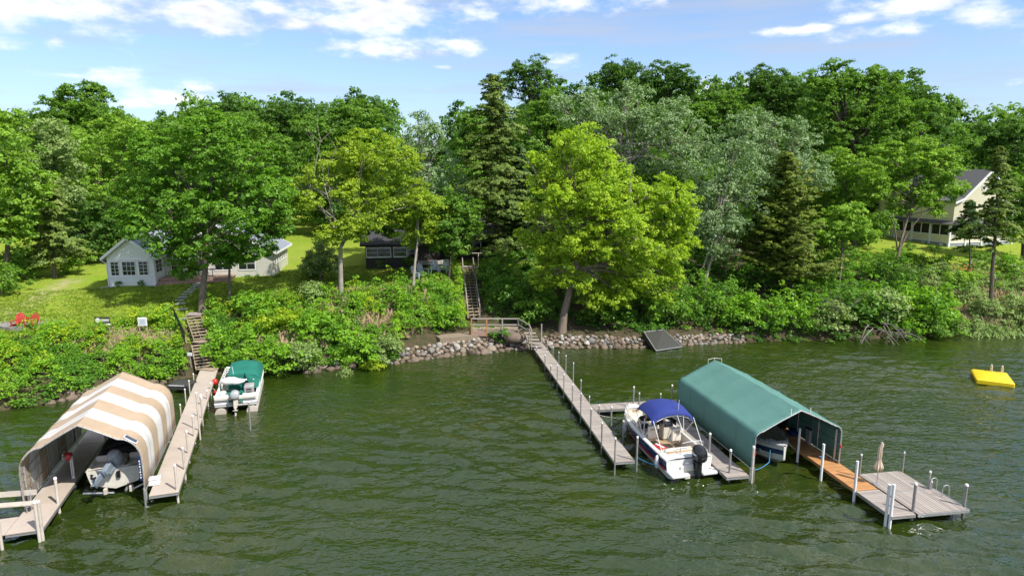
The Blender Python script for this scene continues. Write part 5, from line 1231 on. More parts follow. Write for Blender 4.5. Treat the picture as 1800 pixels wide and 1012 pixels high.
# --- bow of the boat in the green canopy
bp_ = P(1381,778,.95); GB = thing('motor_boat', 'white and navy bowrider with its bow poking out under the green canopy', 'boat', (bp_.x-1.25, bp_.y+5.1, -.02), math.pi+GC_RZ-R(4))
rg = hull_rings(6.3, 2.55, .98, -.28, .12, 13, 2.3, .05, .12, .30)
at_ = boat_hull(GB, rg, [M['gel'], M['navy']], (.6, 5.55), .35, .16, stripe={2:1, 6:1})
for s in (-1,1): MB().rbox((s*.55,4.55,.58),(.42,1.3,.3),.07).build('bow_seat', M['grey_liner'], GB, True)
MB().rbox((0,5.15,.62),(.6,.4,.34),.07).build('bow_seat', M['grey_liner'], GB, True)
MB().box((0,4.5,.368),(.9,1.8,.02)).build('carpet', M['grey_liner'], GB)
MB().rbox((0,4.72,.86),(.72,.7,.16),.07).build('filler_cushion', M['white_paint'], GB, True)
o = MB(); pts = [(-1.02,2.9),(-.95,3.5),(-.6,3.8),(0,3.88),(.6,3.8),(.95,3.5),(1.02,2.9)]; o.loft([[(x,y,1.15) for x,y in pts],[(x*.93,y-.2,1.5) for x,y in pts]], closed=False); o.build('windshield', M['glass'], GB); MB().tube([(x*.93,y-.2,1.51) for x,y in pts], .02, 5).build('windshield_frame', M['alu'], GB, True)
for s in (-1,1): MB().tube([(s*.95,4.0,1.02),(s*.9,4.3,1.14),(s*.62,5.2,1.2),(s*.3,5.8,1.16)], .018, 5).build('bow_rail', M['alu'], GB, True)
mb = MB()
for s in (-1,1):
    for k in range(4): r = at_(4.5+k*.16); mb.box((s*(r[1]-.10),4.6+k*.16,r[2]+.032),(.10,.06,.02))
mb.build('registration_letters', M['sign_dark'], GB)
mb = MB()
for s in (-1,1):
    for k in (0,1): r = at_(5.35+k*.22); mb.box((s*(r[1]-.10),5.35+k*.22,r[2]+.035),(.10,.05,.02))
mb.build('cleat', M['rubber'], GB)
# --- pontoon boat
A = Vector((-17.35, 39.2)); rz = R(17)
PB = thing('pontoon_boat', 'white pontoon boat with a green cover moored near the left shore stairs', 'boat', (A.x, A.y, 0), rz)
for s in (-1,1):
    MB().tube([(s*.92,-.15,.04),(s*.92,5.9,.04),(s*.92,6.6,.16),(s*.92,6.9,.32)], [.33,.33,.25,.06], 14).build('pontoon', M['post_tan'], PB, True)
MB().rbox((0,3.2,.46),(2.5,6.5,.10),.03).build('deck', M['alu'], PB)
def fence(p, q, z0=.55, z1=1.15, nm='fence_panel'):
    p = Vector(p); q = Vector(q); mb = MB(); d = (q-p).normalized(); n_ = Vector((-d.y, d.x))
    mb.beam((p.x,p.y,(z0+z1)/2), (q.x,q.y,(z0+z1)/2), .05, z1-z0)
    o = mb.build(nm, M['gel'], PB)
    rb = MB()
    for k in range(4): z = z0+.08+(z1-z0-.12)*k/3; rb.tube([(p.x,p.y,z),(q.x,q.y,z)], .05, 6)
    rb.build('panel_rib', M['white_paint'], o, True)
    MB().tube([(p.x,p.y,z1+.02),(q.x,q.y,z1+.02)], .035, 6).build('top_rail', M['pvc'], o, True)
fence((1.22,.05),(1.22,6.3)); fence((-1.22,.05),(-1.22,2.2),z1=1.0); fence((-1.25,.0),(-.42,.0)); fence((.42,.0),(1.25,.0)); fence((-1.22,6.35),(1.22,6.35))
for z in (.65,.85,1.05,1.22): MB().tube([(-1.22,2.3,z),(-1.22,5.9,z),(-.95,6.2,z),(-.3,6.3,z)], .022, 6).build('side_rail', M['pvc'], PB, True)
for y in (2.3,3.6,4.9,5.9): MB().tube([(-1.22,y,.5),(-1.22,y,1.24)], .022, 6).build('rail_post', M['pvc'], PB, True)
MB().rbox((0,-.02,.98),(2.45,.3,.22),.05).build('stern_deck_lid', M['gel_cream'], PB, True)
mb = MB(); rings = []
for j in range(7):
    t_ = j/6; y = 2.9+3.4*t_; h_ = 1.62+.28*math.sin(min(1,t_*1.5)*math.pi/2)-.30*max(0,t_-.7)/.3
    rings.append([(-.75+.0,y,1.05),(-.72,y,h_-.1),(-.1,y,h_+.04*math.sin(j*2)),(.5,y,h_-.02),(1.0,y,h_-.16),(1.26,y,1.22),(1.28,y,.95)])
mb.loft(rings, closed=False); a_ = rings[0]; mb.add(a_+[(1.28,2.9,.6),(-.75,2.9,.6)], [tuple(range(9))]); a_ = rings[-1]; mb.add(a_+[(1.28,6.3,.6),(-.75,6.3,.6)], [tuple(range(9))])
mb.build('green_cover', M['teal_canvas'], PB, True)
mb = MB(); mb.add([(1.0,1.0,1.2),(1.28,.9,1.18),(1.28,2.95,1.2),(.3,2.95,1.7),(.55,2.1,1.35)], [(0,1,2,3,4)]); mb.build('cover_flap', M['teal_canvas'], PB)
MB().rbox((0.0,1.8,.52),(2.3,2.4,.03),.01).build('carpet', M['teal_canvas'], PB)
mb = MB(); mb.ell((-.55,2.4,1.35),(.62,.34,.26),10,6).ell((-.1,2.35,1.28),(.5,.3,.2),10,6); mb.build('folded_bimini', M['white_canvas'], PB, True); MB().tube([(.2,2.35,1.38),(.95,2.25,1.34)], .06, 8).build('folded_bimini_pole', M['pvc'], PB, True)
for x in (-.78,-.1): MB().rbox((x,.75,.72),(.6,.6,.22),.09).build('seat', M['white_canvas'], PB, True); MB().rbox((x-.0,.42,.94),(.56,.14,.34),.06).build('seat_back', M['grey_liner'], PB, True)
MB().rbox((-.95,1.5,.75),(.4,.9,.3),.09).build('seat', M['vinyl'], PB, True)
cs = MB().rbox((.72,1.25,.95),(.6,.75,.85),.06).build('console', M['grey_liner'], PB, True); MB().box((.72,.87,1.15),(.32,.01,.09)).build('console_slot', M['rubber'], cs); MB().box((.72,.87,.98),(.32,.01,.09)).build('console_slot', M['rubber'], cs)
MB().tube([(-.35,2.75,1.7),(-.38,2.6,2.25)], .02, 5).build('light_mast', M['pvc'], PB)
outboard(PB, 0, -.2, .72, R(-14), 'engine_grey', 'post_tan', .95)
rb = thing('mooring_buoy', 'red buoy hanging beside the pontoon boat off the beige dock', 'buoy', tuple(P(378,671,.45)))
MB().ell((0,0,0),(.2,.2,.24),12,8).build('float', M['red_plastic'], rb, True); MB().tube([(0,0,.2),(-.3,.1,.35)],.012,4).build('line', M['rope_white'], rb)
rb = thing('mooring_buoy', 'small red buoy low on the water beside the pontoon boat', 'buoy', tuple(P(379,690,.12)))
MB().ell((0,0,0),(.15,.15,.18),10,7).build('float', M['red_plastic'], rb, True); MB().tube([(0,0,.15),(-.2,.1,.3)],.012,4).build('line', M['rope_white'], rb)
# ropes
def rope(label, pts, m='rope_blue', sag=.12, r=.016):
    mb = MB(); out = []
    for a_, b_2 in zip(pts[:-1], pts[1:]):
        for i in range(7): t_ = i/6; q = Vector(a_).lerp(Vector(b_2), t_); q.z -= math.sin(t_*math.pi)*sag; out.append(q)
    mb.tube(out, r, 5); o = mb.build('mooring_rope', M[m]); tag(o, label, 'rope')
rope('blue rope from the outer end post of the long dock to the deck boat stern', [P(1119,803,.35), P(1158,818,.62)], sag=.06, r=.022)
rope('pale rope from the deck boat stern to the slip dock', [P(1252,820,.45), P(1285,838,.5)], 'rope_white', .08)
rope('pale rope from the cross dock to the deck boat bow', [P(1052,729,.55), P(1098,735,.6)], 'rope_white', .05)
rope('blue rope looped from the canopy post to the navy boat bow', [P(1320,826,.5), P(1352,812,.35), P(1354,790,.9)], 'rope_blue', .12, .022)
rope('thin rope from the navy boat bow to the white pile', [P(1386,778,.9), P(1403,792,.5), P(1420,803,.35)], 'rope_white', .05)
rope('blue rope wound round the white pile beside the orange dock', [P(1438,800,1.0)+Vector((0,-.1,0)), P(1447,800,1.0)+Vector((0,-.1,0))], 'rope_blue', .02, .03)

# tilted black raft on the shore
c = [P(1153,617,.05), P(1198,611,.12)]; 
q0 = P(1153,616,.12); q1 = P(1199,609,.12); q3 = P(1132,583,1.15); q2 = P(1166,579,1.2)
tr = thing('tilted_raft', 'square black topped swim raft tilted up on the boulders', 'raft', tuple(q0))
vs = [v-q0 for v in (q0, q1, q2, q3)]; nrm = (vs[1]-vs[0]).cross(vs[3]-vs[0]).normalized()
mb = MB(); mb.add(vs+[v-nrm*.04 for v in vs], [(0,1,2,3),(7,6,5,4),(0,4,5,1),(1,5,6,2),(2,6,7,3),(3,7,4,0)]); mb.build('carpet_top', M['sign_dark'], tr)
mb = MB()
for i in range(4): mb.beam(vs[i]+nrm*.0, vs[(i+1) % 4]+nrm*.0, .05, .07)
mb.build('trim_frame', M['alu'], tr)
mb = MB(); dn = [v-nrm*.05 for v in vs]; lo = [v-nrm*.42 for v in vs]
mb.add(dn+lo, [(0,1,5,4),(1,2,6,5),(2,3,7,6),(3,0,4,7),(7,6,5,4)]); mb.build('raft_body', M['rubber'], tr)
# dark covered paddle boat by the beige dock
pb = thing('covered_boat', 'flat dark covered boat on the shore beside the striped canopy', 'boat', (P(318,680,.3).x, P(318,680,.3).y, .25), R(-10))
mb = MB(); mb.loft([[(-.9,-.5,0),(.85,-.35,0),(.9,.6,0),(-.7,.7,0)],[(-.95,-.52,.22),(.9,-.36,.3),(.8,.55,.42),(-.6,.65,.4)],[(-.3,-.1,.42),(.3,0,.46),(.3,.3,.5),(-.2,.3,.5)]], True, True); mb.build('cover', M['sign_dark'], pb)
MB().box((.0,-.42,.29),(1.1,.07,.02), rz=.09).build('pale_stripe', M['pvc'], pb)
# ---------------------------------------------------------------- stairs on the banks
def step_run(t, p, q, n, w, m='wood_tan', treaddepth=.27):
    """p top, q bottom (world) -> treads and two stringers, in thing-local space"""
    o = t.location; p = Vector(p)-o; q = Vector(q)-o; d = q-p; h = Vector((d.x, d.y, 0)).normalized(); side = Vector((-h.y, h.x, 0)); rz = math.atan2(h.y, h.x)
    for i in range(n):
        c = p.lerp(q, (i+.5)/n); mb = MB(); mb.box(c, (treaddepth, w, .045), rz=rz); mb.build('step', M[m], t)
    for s in (-1, 1):
        mb = MB(); mb.beam(p+side*s*(w/2+.02)-Vector((0,0,.10)), q+side*s*(w/2+.02)-Vector((0,0,.10)), .05, .24); mb.build('stringer', M[m], t)
    mb = MB(); mb.beam(p-Vector((0,0,.16)), q-Vector((0,0,.16)), .05, .2); mb.build('stringer', M[m], t)
    return side
top = P(341,553,3.25); lm1 = P(352,600,1.95); bot = P(360,646,.6)
t = thing('shore_stairs', 'weathered wooden stairs on the left bank down to the beige dock', 'stairs', tuple(top))
mb = MB(); mb.box((-.05,.35,0), (1.25,1.1,.07), rz=R(8)); mb.build('landing', M['wood_grey'], t)
step_run(t, top+Vector((.05,-.25,-.02)), lm1+Vector((0,.3,.05)), 8, 1.05)
mb = MB(); mb.box(lm1-top+Vector((.1,-.05,0)), (1.2,.75,.06), rz=R(-20)); mb.build('landing', M['wood_tan'], t)
step_run(t, lm1+Vector((.2,-.45,-.05)), bot, 8, 1.15)
mb = MB(); mb.box(bot-top+Vector((.25,-.15,-.05)), (1.5,.6,.06), rz=R(-15)); mb.build('landing', M['wood_tan'], t)
f_ = thing('railing', 'black picket railing along the top of the left bank stairs', 'railing', tuple(P(310,548,3.2)))
a, b = P(305,560,3.2)-f_.location, P(326,606,2.0)-f_.location
MB().beam(a+Vector((0,0,1.0)), b+Vector((0,0,1.0)), .05, .05).build('top_rail', M['fence_black'], f_); MB().beam(a+Vector((0,0,.12)), b+Vector((0,0,.12)), .04, .04).build('bottom_rail', M['fence_black'], f_)
for i in range(15): c = a.lerp(b, i/14); MB().box(c+Vector((0,0,.5)), (.035,.035,1.02)).build('picket', M['fence_black'], f_)
for x, l in ((295,'grey stone lawn figure beside the black stair railing'),):
    st = thing('garden_statue', l, 'statue', tuple(P(295,553,3.15)))
    mb = MB(); mb.ell((0,0,.35),(.17,.15,.38),10,7); mb.build('torso', M['concrete'], st, True); MB().ell((0,0,.88),(.13,.13,.16),10,7).build('head', M['concrete'], st, True); MB().ell((.15,-.1,.45),(.08,.16,.08),8,5).ell((-.15,-.1,.45),(.08,.16,.08),8,5).build('arms', M['concrete'], st, True); MB().rbox((0,0,.05),(.45,.4,.12),.03).build('base', M['concrete'], st)
hs = thing('garden_hose_reel', 'pale blue hose reel at the foot of the lawn figure', 'hose reel', tuple(P(302,562,3.0)))
mb = MB()
for k in range(4): mb.tube([(-.1+.06*k, math.cos(a_)*.2, .25+math.sin(a_)*.2) for a_ in [i*math.pi/6 for i in range(13)]], .025, 5)
mb.build('hose', M['rope_blue'], hs, True); MB().box((0,0,.04),(.4,.3,.05)).build('stand', M['alu'], hs)
# stepping stones
for i, (u, v) in enumerate([(319,551),(319,544),(318,537),(317,532),(322,527.5),(328,523),(333,519),(338,515),(343,511),(347,507.5),(352,504),(365,499.5)]):
    p = P(u, v, 3.4+.08*i); p.z = T(p.x, p.y)
    mb = MB(); mb.rbox((0,0,.02),(.80,.46,.10),.03, rz=R(random.uniform(-8,8)+18)); o = mb.build('stepping_stone', M['slab']); o.location = p
    tag(o, '%s grey stepping stone from the left stairs towards the cottage deck' % ('first','second','third','fourth','fifth','sixth','seventh','eighth','ninth','tenth','eleventh','twelfth')[i], 'stepping stone', 'stepping stones across the left lawn')
# signs
def sign(label, u, v, h, w, hh, m, extra):
    p = P(u, v, h); p.z = T(p.x, p.y); p.z += .3; t = thing('sign', label, 'sign', tuple(p), R(random.uniform(2, 8)))
    for s in (-1, 1): MB().box((s*w*.42,0,.25),(.05,.05,.7)).build('leg', M['wood_grey'], t)
    MB().rbox((0,-.04,.45+hh/2),(w,.05,hh),.01).build('panel', M[m], t); extra(t, .45+hh/2); return t
def ex1(t, z):
    MB().tube([(-.30,-.07,z+.02),(-.30,-.085,z+.02)], .17, 18).build('round_emblem', M['white_paint'], t)
    mb = MB(); mb.box((.20,-.075,z+.045),(.62,.012,.09)); mb.build('lettering', M['white_paint'], t)
    mb = MB()
    for k, w in enumerate((.07,.05,.08,.05,.06,.07)): mb.box((-.04+.10*k,-.073,z-.07),(w,.012,.05))
    mb.build('lettering', M['white_paint'], t)
    MB().box((.38,-.075,z-.30),(.42,.02,.12)).build('name_strip', M['white_paint'], t)
sign('charcoal notice board with a round white emblem at the edge of the left lawn', 182, 581, 3.05, 1.1, .52, 'sign_dark', ex1)
def ex2(t, z):
    MB().box((0,-.071,z),(.52,.01,.5)).build('notice', M['chair_grey'], t)
    mb = MB()
    for k in range(5): mb.box((0,-.079,z+.16-k*.075),(.36-.04*(k % 2),.006,.012))
    mb.build('lettering', M['lattice'], t)
sign('white framed square sign on the bank edge below the cottage', 252, 577, 3.05, .66, .66, 'white_paint', ex2)
p = P(334,622,1.6); t = thing('sign', 'small blank white sign among the leaves beside the lower stairs', 'sign', (p.x, p.y, T(p.x, p.y)))
MB().box((0,0,.5),(.05,.05,1.0)).build('leg', M['wood_grey'], t); MB().rbox((0,-.04,1.05),(.38,.04,.26),.01, rz=R(-10)).build('panel', M['white_paint'], t)
# centre stairs, landing with rails, lower steps
top = P(822,470,5.2); bot = P(833,556,1.95)
t = thing('bank_stairs', 'long straight wooden stairs climbing the centre bank', 'stairs', tuple(top))
side = step_run(t, top, bot, 17, .95, 'wood_tan', .26)
for s in (-1, 1):
    o = t.location; a = side*s*.55; q = bot-o
    MB().beam(a+Vector((0,.25,.95)), q+a+Vector((0,0,.95)), .07, .09).build('handrail', M['wood_grey'], t)
    for k in range(5): c = Vector((0,.25,0)).lerp(q, k/4)+a; MB().box(c+Vector((0,0,.42)), (.08,.08,1.05)).build('rail_post', M['wood_grey'], t)
mb = MB(); mb.box((0,.55,0),(1.1,.8,.06)); mb.build('landing', M['wood_grey'], t)
t = thing('landing_deck', 'small wooden landing with grey rails above the boulder shore', 'landing', tuple(P(828,582,1.55)))
o = t.location
Pw = lambda u, v, h: P(u, v, h)-o
fl = [Pw(828,580,1.55), Pw(905,578,1.55), Pw(928,592,1.35), Pw(925,575,1.35), Pw(905,566,1.55), Pw(830,566,1.55)]
for i in range(24):
    x = .1+i*.165
    if x > 3.95: break
    mb = MB(); mb.box((x, .85, .0), (.15, 1.5, .04)); mb.build('plank', M['wood_tan'], t)
MB().box((2.0,.08,-.12),(4.0,.05,.16)).build('joist', M['wood_grey'], t); MB().box((.68,.045,-.22),(1.35,.04,.42)).build('skirt_board', M['wood_red'], t, label='reddish skirt board')
rp = [(0.03,.05),(1.33,.05),(2.66,.05),(4.0,.05),(4.95,-1.0),(5.1,-1.6)]
hz = [0,0,0,0,-.35,-.65]
for i, ((x, y), z) in enumerate(zip(rp, hz)):
    mb = MB(); mb.box((x, y, z+.3), (.10,.10,1.6)); mb.build('rail_post', M['wood_grey' if i > 1 else 'wood_new'], t)
for i in range(5):
    for zz in (1.08, .55): MB().beam(Vector((*rp[i], zz+hz[i])), Vector((*rp[i+1], zz+hz[i+1])), .05, .11).build('handrail', M['wood_grey'], t)
MB().box((5.95,-.9,.0),(.09,.09,1.7)).build('rail_post', M['wood_grey'], t)
for i in range(5): MB().box((5.05+.13*i-.05,-.15-.36*i,-.12-.19*i),(1.0,.32,.045), rz=R(-5)).build('step', M['wood_grey'], t)
MB().beam(Vector((4.6,-.1,-.25)),Vector((4.9,-1.9,-1.05)),.05,.2).build('stringer', M['wood_tan'], t)
rg_ = thing('rail_extension', 'dark drift board lying across the boulders by the landing', 'board', tuple(P(885,596,.85)))
MB().beam(Vector((-.2,0,.2)),Vector((1.6,.6,.75)),.12,.05).build('board', M['driftwood'], rg_)

# ---------------------------------------------------------------- houses
def gable_house(t, x0, x1, y0, y1, zb, zt, za, axis, wall, roof, over=.35, wallname='wall', fascia='white_paint', fl=None):
    """walls, two roof slopes, gables; ridge along axis 'x' or 'y'"""
    mb = MB(); cx, cy = (x0+x1)/2, (y0+y1)/2
    c = [(x0,y0),(x1,y0),(x1,y1),(x0,y1)]
    lo = [(*p, zb) for p in c]; hi_ = [(*p, zt) for p in c]
    mb.add(lo+hi_, [(0,1,5,4),(1,2,6,5),(2,3,7,6),(3,0,4,7)])
    if axis == 'y': mb.add([(x0,y0,zt),(x1,y0,zt),(cx,y0,za),(x0,y1,zt),(x1,y1,zt),(cx,y1,za)], [(0,1,2),(4,3,5)])
    else: mb.add([(x0,y0,zt),(x0,y1,zt),(x0,cy,za),(x1,y0,zt),(x1,y1,zt),(x1,cy,za)], [(1,0,2),(3,4,5)])
    mb.build(wallname, M[wall], t)
    sl_ = (za-zt)/((x1-x0)/2 if axis == 'y' else (y1-y0)/2)
    for s in (-1, 1):
        mb = MB()
        if axis == 'y': e = cx+s*((x1-x0)/2+over); q = [(cx,y0-over,za+.03),(e,y0-over,zt-sl_*over+.03),(e,y1+over,zt-sl_*over+.03),(cx,y1+over,za+.03)]
        else: e = cy+s*((y1-y0)/2+over); q = [(x0-over,cy,za+.03),(x0-over,e,zt-sl_*over+.03),(x1+over,e,zt-sl_*over+.03),(x1+over,cy,za+.03)]
        mb.add(q+[(a,b_,c_+.14) for a, b_, c_ in q], [(0,1,2,3),(7,6,5,4),(0,4,5,1),(1,5,6,2),(2,6,7,3),(3,7,4,0)]); r_ = mb.build('roof', M[roof], t)
        fb = MB(); fb.beam(Vector(q[1])+Vector((0,0,.06)), Vector(q[2])+Vector((0,0,.06)), .04, .2); fb.build('fascia', M[fascia], r_)
        for a_, b_ in ((0,1),(3,2)): fb = MB(); fb.beam(Vector(q[a_])+Vector((0,0,.05)), Vector(q[b_])+Vector((0,0,.05)), .05, .22); fb.build('bargeboard', M[fascia], r_)
def window(t, o, d, w, h, nx=2, nz=2, frame='white_paint', fw=.07, glass='glass', out=None):
    """o lower left corner on the wall, d unit vector along the wall"""
    d = Vector((d[0], d[1], 0)).normalized(); n_ = Vector((d.y, -d.x, 0)); o = Vector(o)+n_*.02; up = Vector((0,0,1)); mb = MB()
    for a, b in ((o-d*fw, o+d*(w+fw)), (o-d*fw+up*h, o+d*(w+fw)+up*h)): mb.beam(a, b, .06, fw*1.4)
    for a in (o-d*fw*.5, o+d*(w+fw*.5)): mb.beam(a-up*.02, a+up*(h+.02), .06, fw*1.2)
    f_ = mb.build('window', M[frame], t)
    mb = MB(); g_ = o-n_*.006; mb.add([g_, g_+d*w, g_+d*w+up*h, g_+up*h], [(0,1,2,3)]); mb.build('pane', M[glass], f_)
    mb = MB()
    for i in range(1, nx): a = o+d*(w*i/nx)+n_*.012; mb.beam(a, a+up*h, .03, .03)
    for i in range(1, nz): a = o+up*(h*i/nz)+n_*.012; mb.beam(a, a+d*w, .03, .03)
    if nx > 1 or nz > 1: mb.build('muntins', M[frame], f_)
    return f_
# white cottage
CO = thing('white_cottage', 'white clapboard lake cottage with a screened gable wing and low wooden deck', 'house', (-37.05, 59.3, T(-36,59.3)-.05), R(8))
gable_house(CO, 0, 3.95, 0, 9, -.5, 2.85, 4.45, 'y', 'siding_white', 'shingle', .38)
for x0, w in ((.32,.62),(1.30,1.05),(2.72,.72)): window(CO, (x0, 0, 1.05), (1,0), w, 1.33, 3 if w > 1 else 2, 4 if w < 1 else 3, 'white_paint', .08)
window(CO, (3.95,.5,1.15), (0,1), 1.4, 1.2, 2, 3)
mb = MB(); mb.box((1.97,-.03,.92),(3.9,.05,.10)); mb.box((1.97,-.03,2.52),(3.9,.05,.12)); mb.build('trim_board', M['white_paint'], CO)
MB().tube([(-.38,-.3,2.55),(-.2,-.1,2.35),(-.03,-.04,2.2),(-.03,-.04,.1),(-.6,-.5,.02)], .05, 6).build('downspout', M['white_paint'], CO)
MB().tube([(4.0,-.04,2.5),(4.0,-.04,.15)], .04, 6).build('downspout', M['white_paint'], CO)
gable_house(CO, 3.99, 14.1, 2.6, 9.6, -.6, 2.75, 5.3, 'y', 'siding_cream', 'shingle', .42)
for k in range(6): window(CO, (14.1, 2.95+k*1.05, 1.45), (0,1), .72, .95, 1, 2)
for x0, w in ((4.6,1.0),(6.3,1.6),(8.6,1.4),(10.8,1.5)): window(CO, (x0, 2.6, 1.0 if x0 > 8 else .9), (1,0), w, 1.25, 2, 2)
mb = MB()
for k in range(5): mb.box((7.3, .9+.36*k, .50), (6.4,.34,.05)); 
for k in range(5): MB().box((7.3,.92+.36*k,.55),(6.4,.33,.04)).build('deck_board', M['wood_red'], CO)
for z, y, h_ in ((.42,.74,.2),(.16,.34,.2)): MB().box((7.35,y,z),(6.6,.05,h_)).build('deck_riser', M['wood_red'], CO)
MB().box((7.35,.54,.28),(6.6,.4,.04)).build('deck_step', M['wood_red'], CO); MB().box((7.35,.16,.05),(6.8,.3,.04)).build('deck_step', M['wood_red'], CO)
bed = [(-.2,-.55),(4.3,-.6),(4.3,-.02),(-.2,-.02)]; MB().prism(bed, -.3, .06).build('gravel_bed', M['gravel'], CO)
MB().prism([(10.9,2.0),(14.6,1.9),(14.9,9),(14.16,9),(14.16,2.56),(10.9,2.56)], -.4, .05).build('gravel_bed', M['mulch'], CO)
MB().prism([(15.1,4.5),(17.2,5.0),(17.0,9.5),(15.0,9.5)], -.4, .10).build('side_path', M['concrete'], CO)
for i, (x, y, s, l) in enumerate(((.9,-.35,.22,'left of the two small round plants below the cottage windows'),(2.9,-.35,.22,'right of the two small round plants below the cottage windows'),(11.6,2.25,.2,'leftmost small plant at the cottage corner bed'),(12.6,2.2,.2,'middle small plant at the cottage corner bed'),(14.4,2.3,.2,'small plant at the cottage outer corner'))):
    w = CO.matrix_world if False else (Matrix.Translation(CO.location) @ Matrix.Rotation(R(8), 4, 'Z')); p = w @ Vector((x, y, .05)); e = thing('garden_plant', l, 'plant', tuple(p)); e.scale = (s*1.2, s*1.2, s*1.5); inst('foliage', SM['bankdark'][i % 2][0], e)
ac = thing('deck_table', 'dark metal table and stool set on the cottage deck', 'table', tuple((Matrix.Translation(CO.location) @ Matrix.Rotation(R(8), 4, 'Z')) @ Vector((8.6,1.6,.57))))
MB().tube([(0,0,.68),(0,0,.71)], .45, 14).build('table_top', M['fence_black'], ac); MB().tube([(0,0,0),(0,0,.68)], .03, 6).build('leg', M['fence_black'], ac)
# dark brown house
DK = thing('dark_brown_house', 'long low dark brown house with white framed windows behind the centre trees', 'house', (-15.0, 66.6, T(-10,67)-.05), R(9))
gable_house(DK, 0, 7.6, 0, 9, -.6, 2.55, 4.6, 'x', 'siding_dark', 'shingle_dark', .5, fascia='siding_dark')
gable_house(DK, 7.6, 25, 3.0, 10.5, -.6, 2.6, 4.5, 'x', 'siding_dark', 'shingle_dark', .5, fascia='siding_dark')
for x0, w in ((.15,1.0),(1.25,1.25),(2.85,1.25),(4.3,.9)): window(DK, (x0, 0, 1.15 if x0 < 4 else .85), (1,0), w, .95 if x0 < 4 else 1.3, 1, 2, 'white_paint', .09)
for u in (832,846,866,884,912,925):
    # find the local x on the recessed front wall under this sight line
    best = min((abs(900+CF*((-15+x*math.cos(R(9))-3*math.sin(R(9)))/((66.6+x*math.sin(R(9))+3*math.cos(R(9)))*math.cos(CT)+(CH-7)*math.sin(CT)))-u), x) for x in [7.8+.05*i for i in range(320)])[1]
    window(DK, (best, 3.0, .95), (1,0), .78, 1.35, 1, 2, 'white_paint', .08)
MB().box((3.6,-.32,3.35),(1.2,.12,.08), ry=R(28)).build('roof_vent_strip', M['pvc'], DK)
for k in range(3): MB().box((17.9+.15*k, .9+.35*(2-k)*-1+.9, .42-.17*k),(2.6-.0*k,.36,.06)).build('entry_step', M['wood_tan'], DK)
wl_ = thing('stone_planter', 'low pinkish stone planter wall by the dark house', 'planter', (P(758,462,5.5).x, P(758,462,5.5).y, 5.35), R(10))
for k in range(10):
    a = math.pi*(.95+k/9*1.1); MB().rbox((math.cos(a)*1.3, math.sin(a)*.7, .25),(.48,.3,.42),.05, rz=a+1.57).build('wall_stone', M['concrete'], wl_)
MB().ell((0,0,.35),(1.1,.55,.15),10,5).build('soil', M['mulch'], wl_, True)
bl = thing('clothes_post', 'thin post with a short cross bar near the dark house', 'post', (P(841,470,5.3).x, P(841,470,5.3).y, T(P(841,470,5.3).x, P(841,470,5.3).y)))
MB().tube([(0,0,0),(0,0,2.1)], .045, 7).build('pole', M['post_tan'], bl); MB().box((-.1,0,2.1),(1.1,.06,.06)).build('cross_bar', M['post_tan'], bl)
mb = MB(); mb.prism([(-.9,-.5),(1.0,-.6),(1.2,.3),(-.6,.5)], 0, .12); o = mb.build('stone_slab', M['concrete']); p = P(762,468,5.4); o.location = (p.x+3.5, p.y+1.5, T(p.x+3.5, p.y+1.5)); tag(o, 'pale flat slab behind the grey garden chairs', 'slab')
# yellow house
YH = thing('yellow_house', 'pale yellow two storey house with a screened porch on the right bank', 'house', (56.85, 84.9, T(56.85,84.9)+.0), R(15))
Wd, Dp = 10.6, 14
mb = MB(); mb.add([(0,0,-1),(Wd,0,-1),(Wd,Dp,-1),(0,Dp,-1),(0,0,.55),(Wd,0,.55),(Wd,Dp,.55),(0,Dp,.55)], [(0,1,5,4),(1,2,6,5),(2,3,7,6),(3,0,4,7)]); mb.build('lattice_skirt', M['lattice'], YH)
mb = MB(); mb.add([(0,0,.55),(Wd,0,.55),(Wd,Dp,.55),(0,Dp,.55),(0,0,1.45),(Wd,0,1.45),(Wd,Dp,1.45),(0,Dp,1.45)], [(0,1,5,4),(1,2,6,5),(2,3,7,6),(3,0,4,7)]); mb.build('lower_wall', M['siding_yellow'], YH)
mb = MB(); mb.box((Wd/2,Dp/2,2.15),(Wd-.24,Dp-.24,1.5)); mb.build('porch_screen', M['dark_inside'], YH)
for x, y in [(0,0),(0,2.9),(0,5.8),(0,8.7),(0,11.5),(0,14),(2.7,0),(5.4,0),(8.1,0),(Wd,0)]: MB().box((x,y,1.15),(.24,.24,3.5)).build('porch_post', M['white_paint'], YH)
for i in range(5):
    for f_ in (.5,): MB().box((-.02, 2.9*i+1.45, 2.15),(.07,.09,1.45)).build('screen_mullion', M['white_paint'], YH)
    if i < 4: MB().box((2.7*i+1.35,-.02,2.15),(.09,.07,1.45)).build('screen_mullion', M['white_paint'], YH)
for z, h_ in ((1.46,.12),(2.88,.16),(.52,.10)):
    mb = MB(); mb.box((-.02,Dp/2,z),(.10,Dp,h_)); mb.box((Wd/2,-.02,z),(Wd,.10,h_)); mb.build('trim_board', M['white_paint'], YH)
mb = MB(); q = [(-.45,-.45,2.98),(-.45,Dp,2.98),(2.0,Dp,3.95),(2.0,-.0,3.95),(Wd+.4,-.45,2.98),(Wd+.4,.9,3.6),(2.0,.9,3.6)]
mb.add([(-.45,-.45,2.98),(-.45,Dp+.2,2.98),(1.85,Dp+.2,4.0),(1.85,.02,4.0)], [(0,3,2,1)]); mb.add([(-.45,-.45,2.96),(Wd+.4,-.45,2.96),(Wd+.4,.01,3.45),(.9,.01,3.45)], [(0,1,2,3)])
o = mb.build('porch_roof', M['shingle_grey'], YH); o.modifiers.new('thickness','SOLIDIFY').thickness = .1
def flare(x):   # roof height across the gable with flared eaves
    return None
ux0, ux1, ev, ap_ = .35, Wd-.1, 5.75, 9.75; cxg = (ux0+ux1)/2
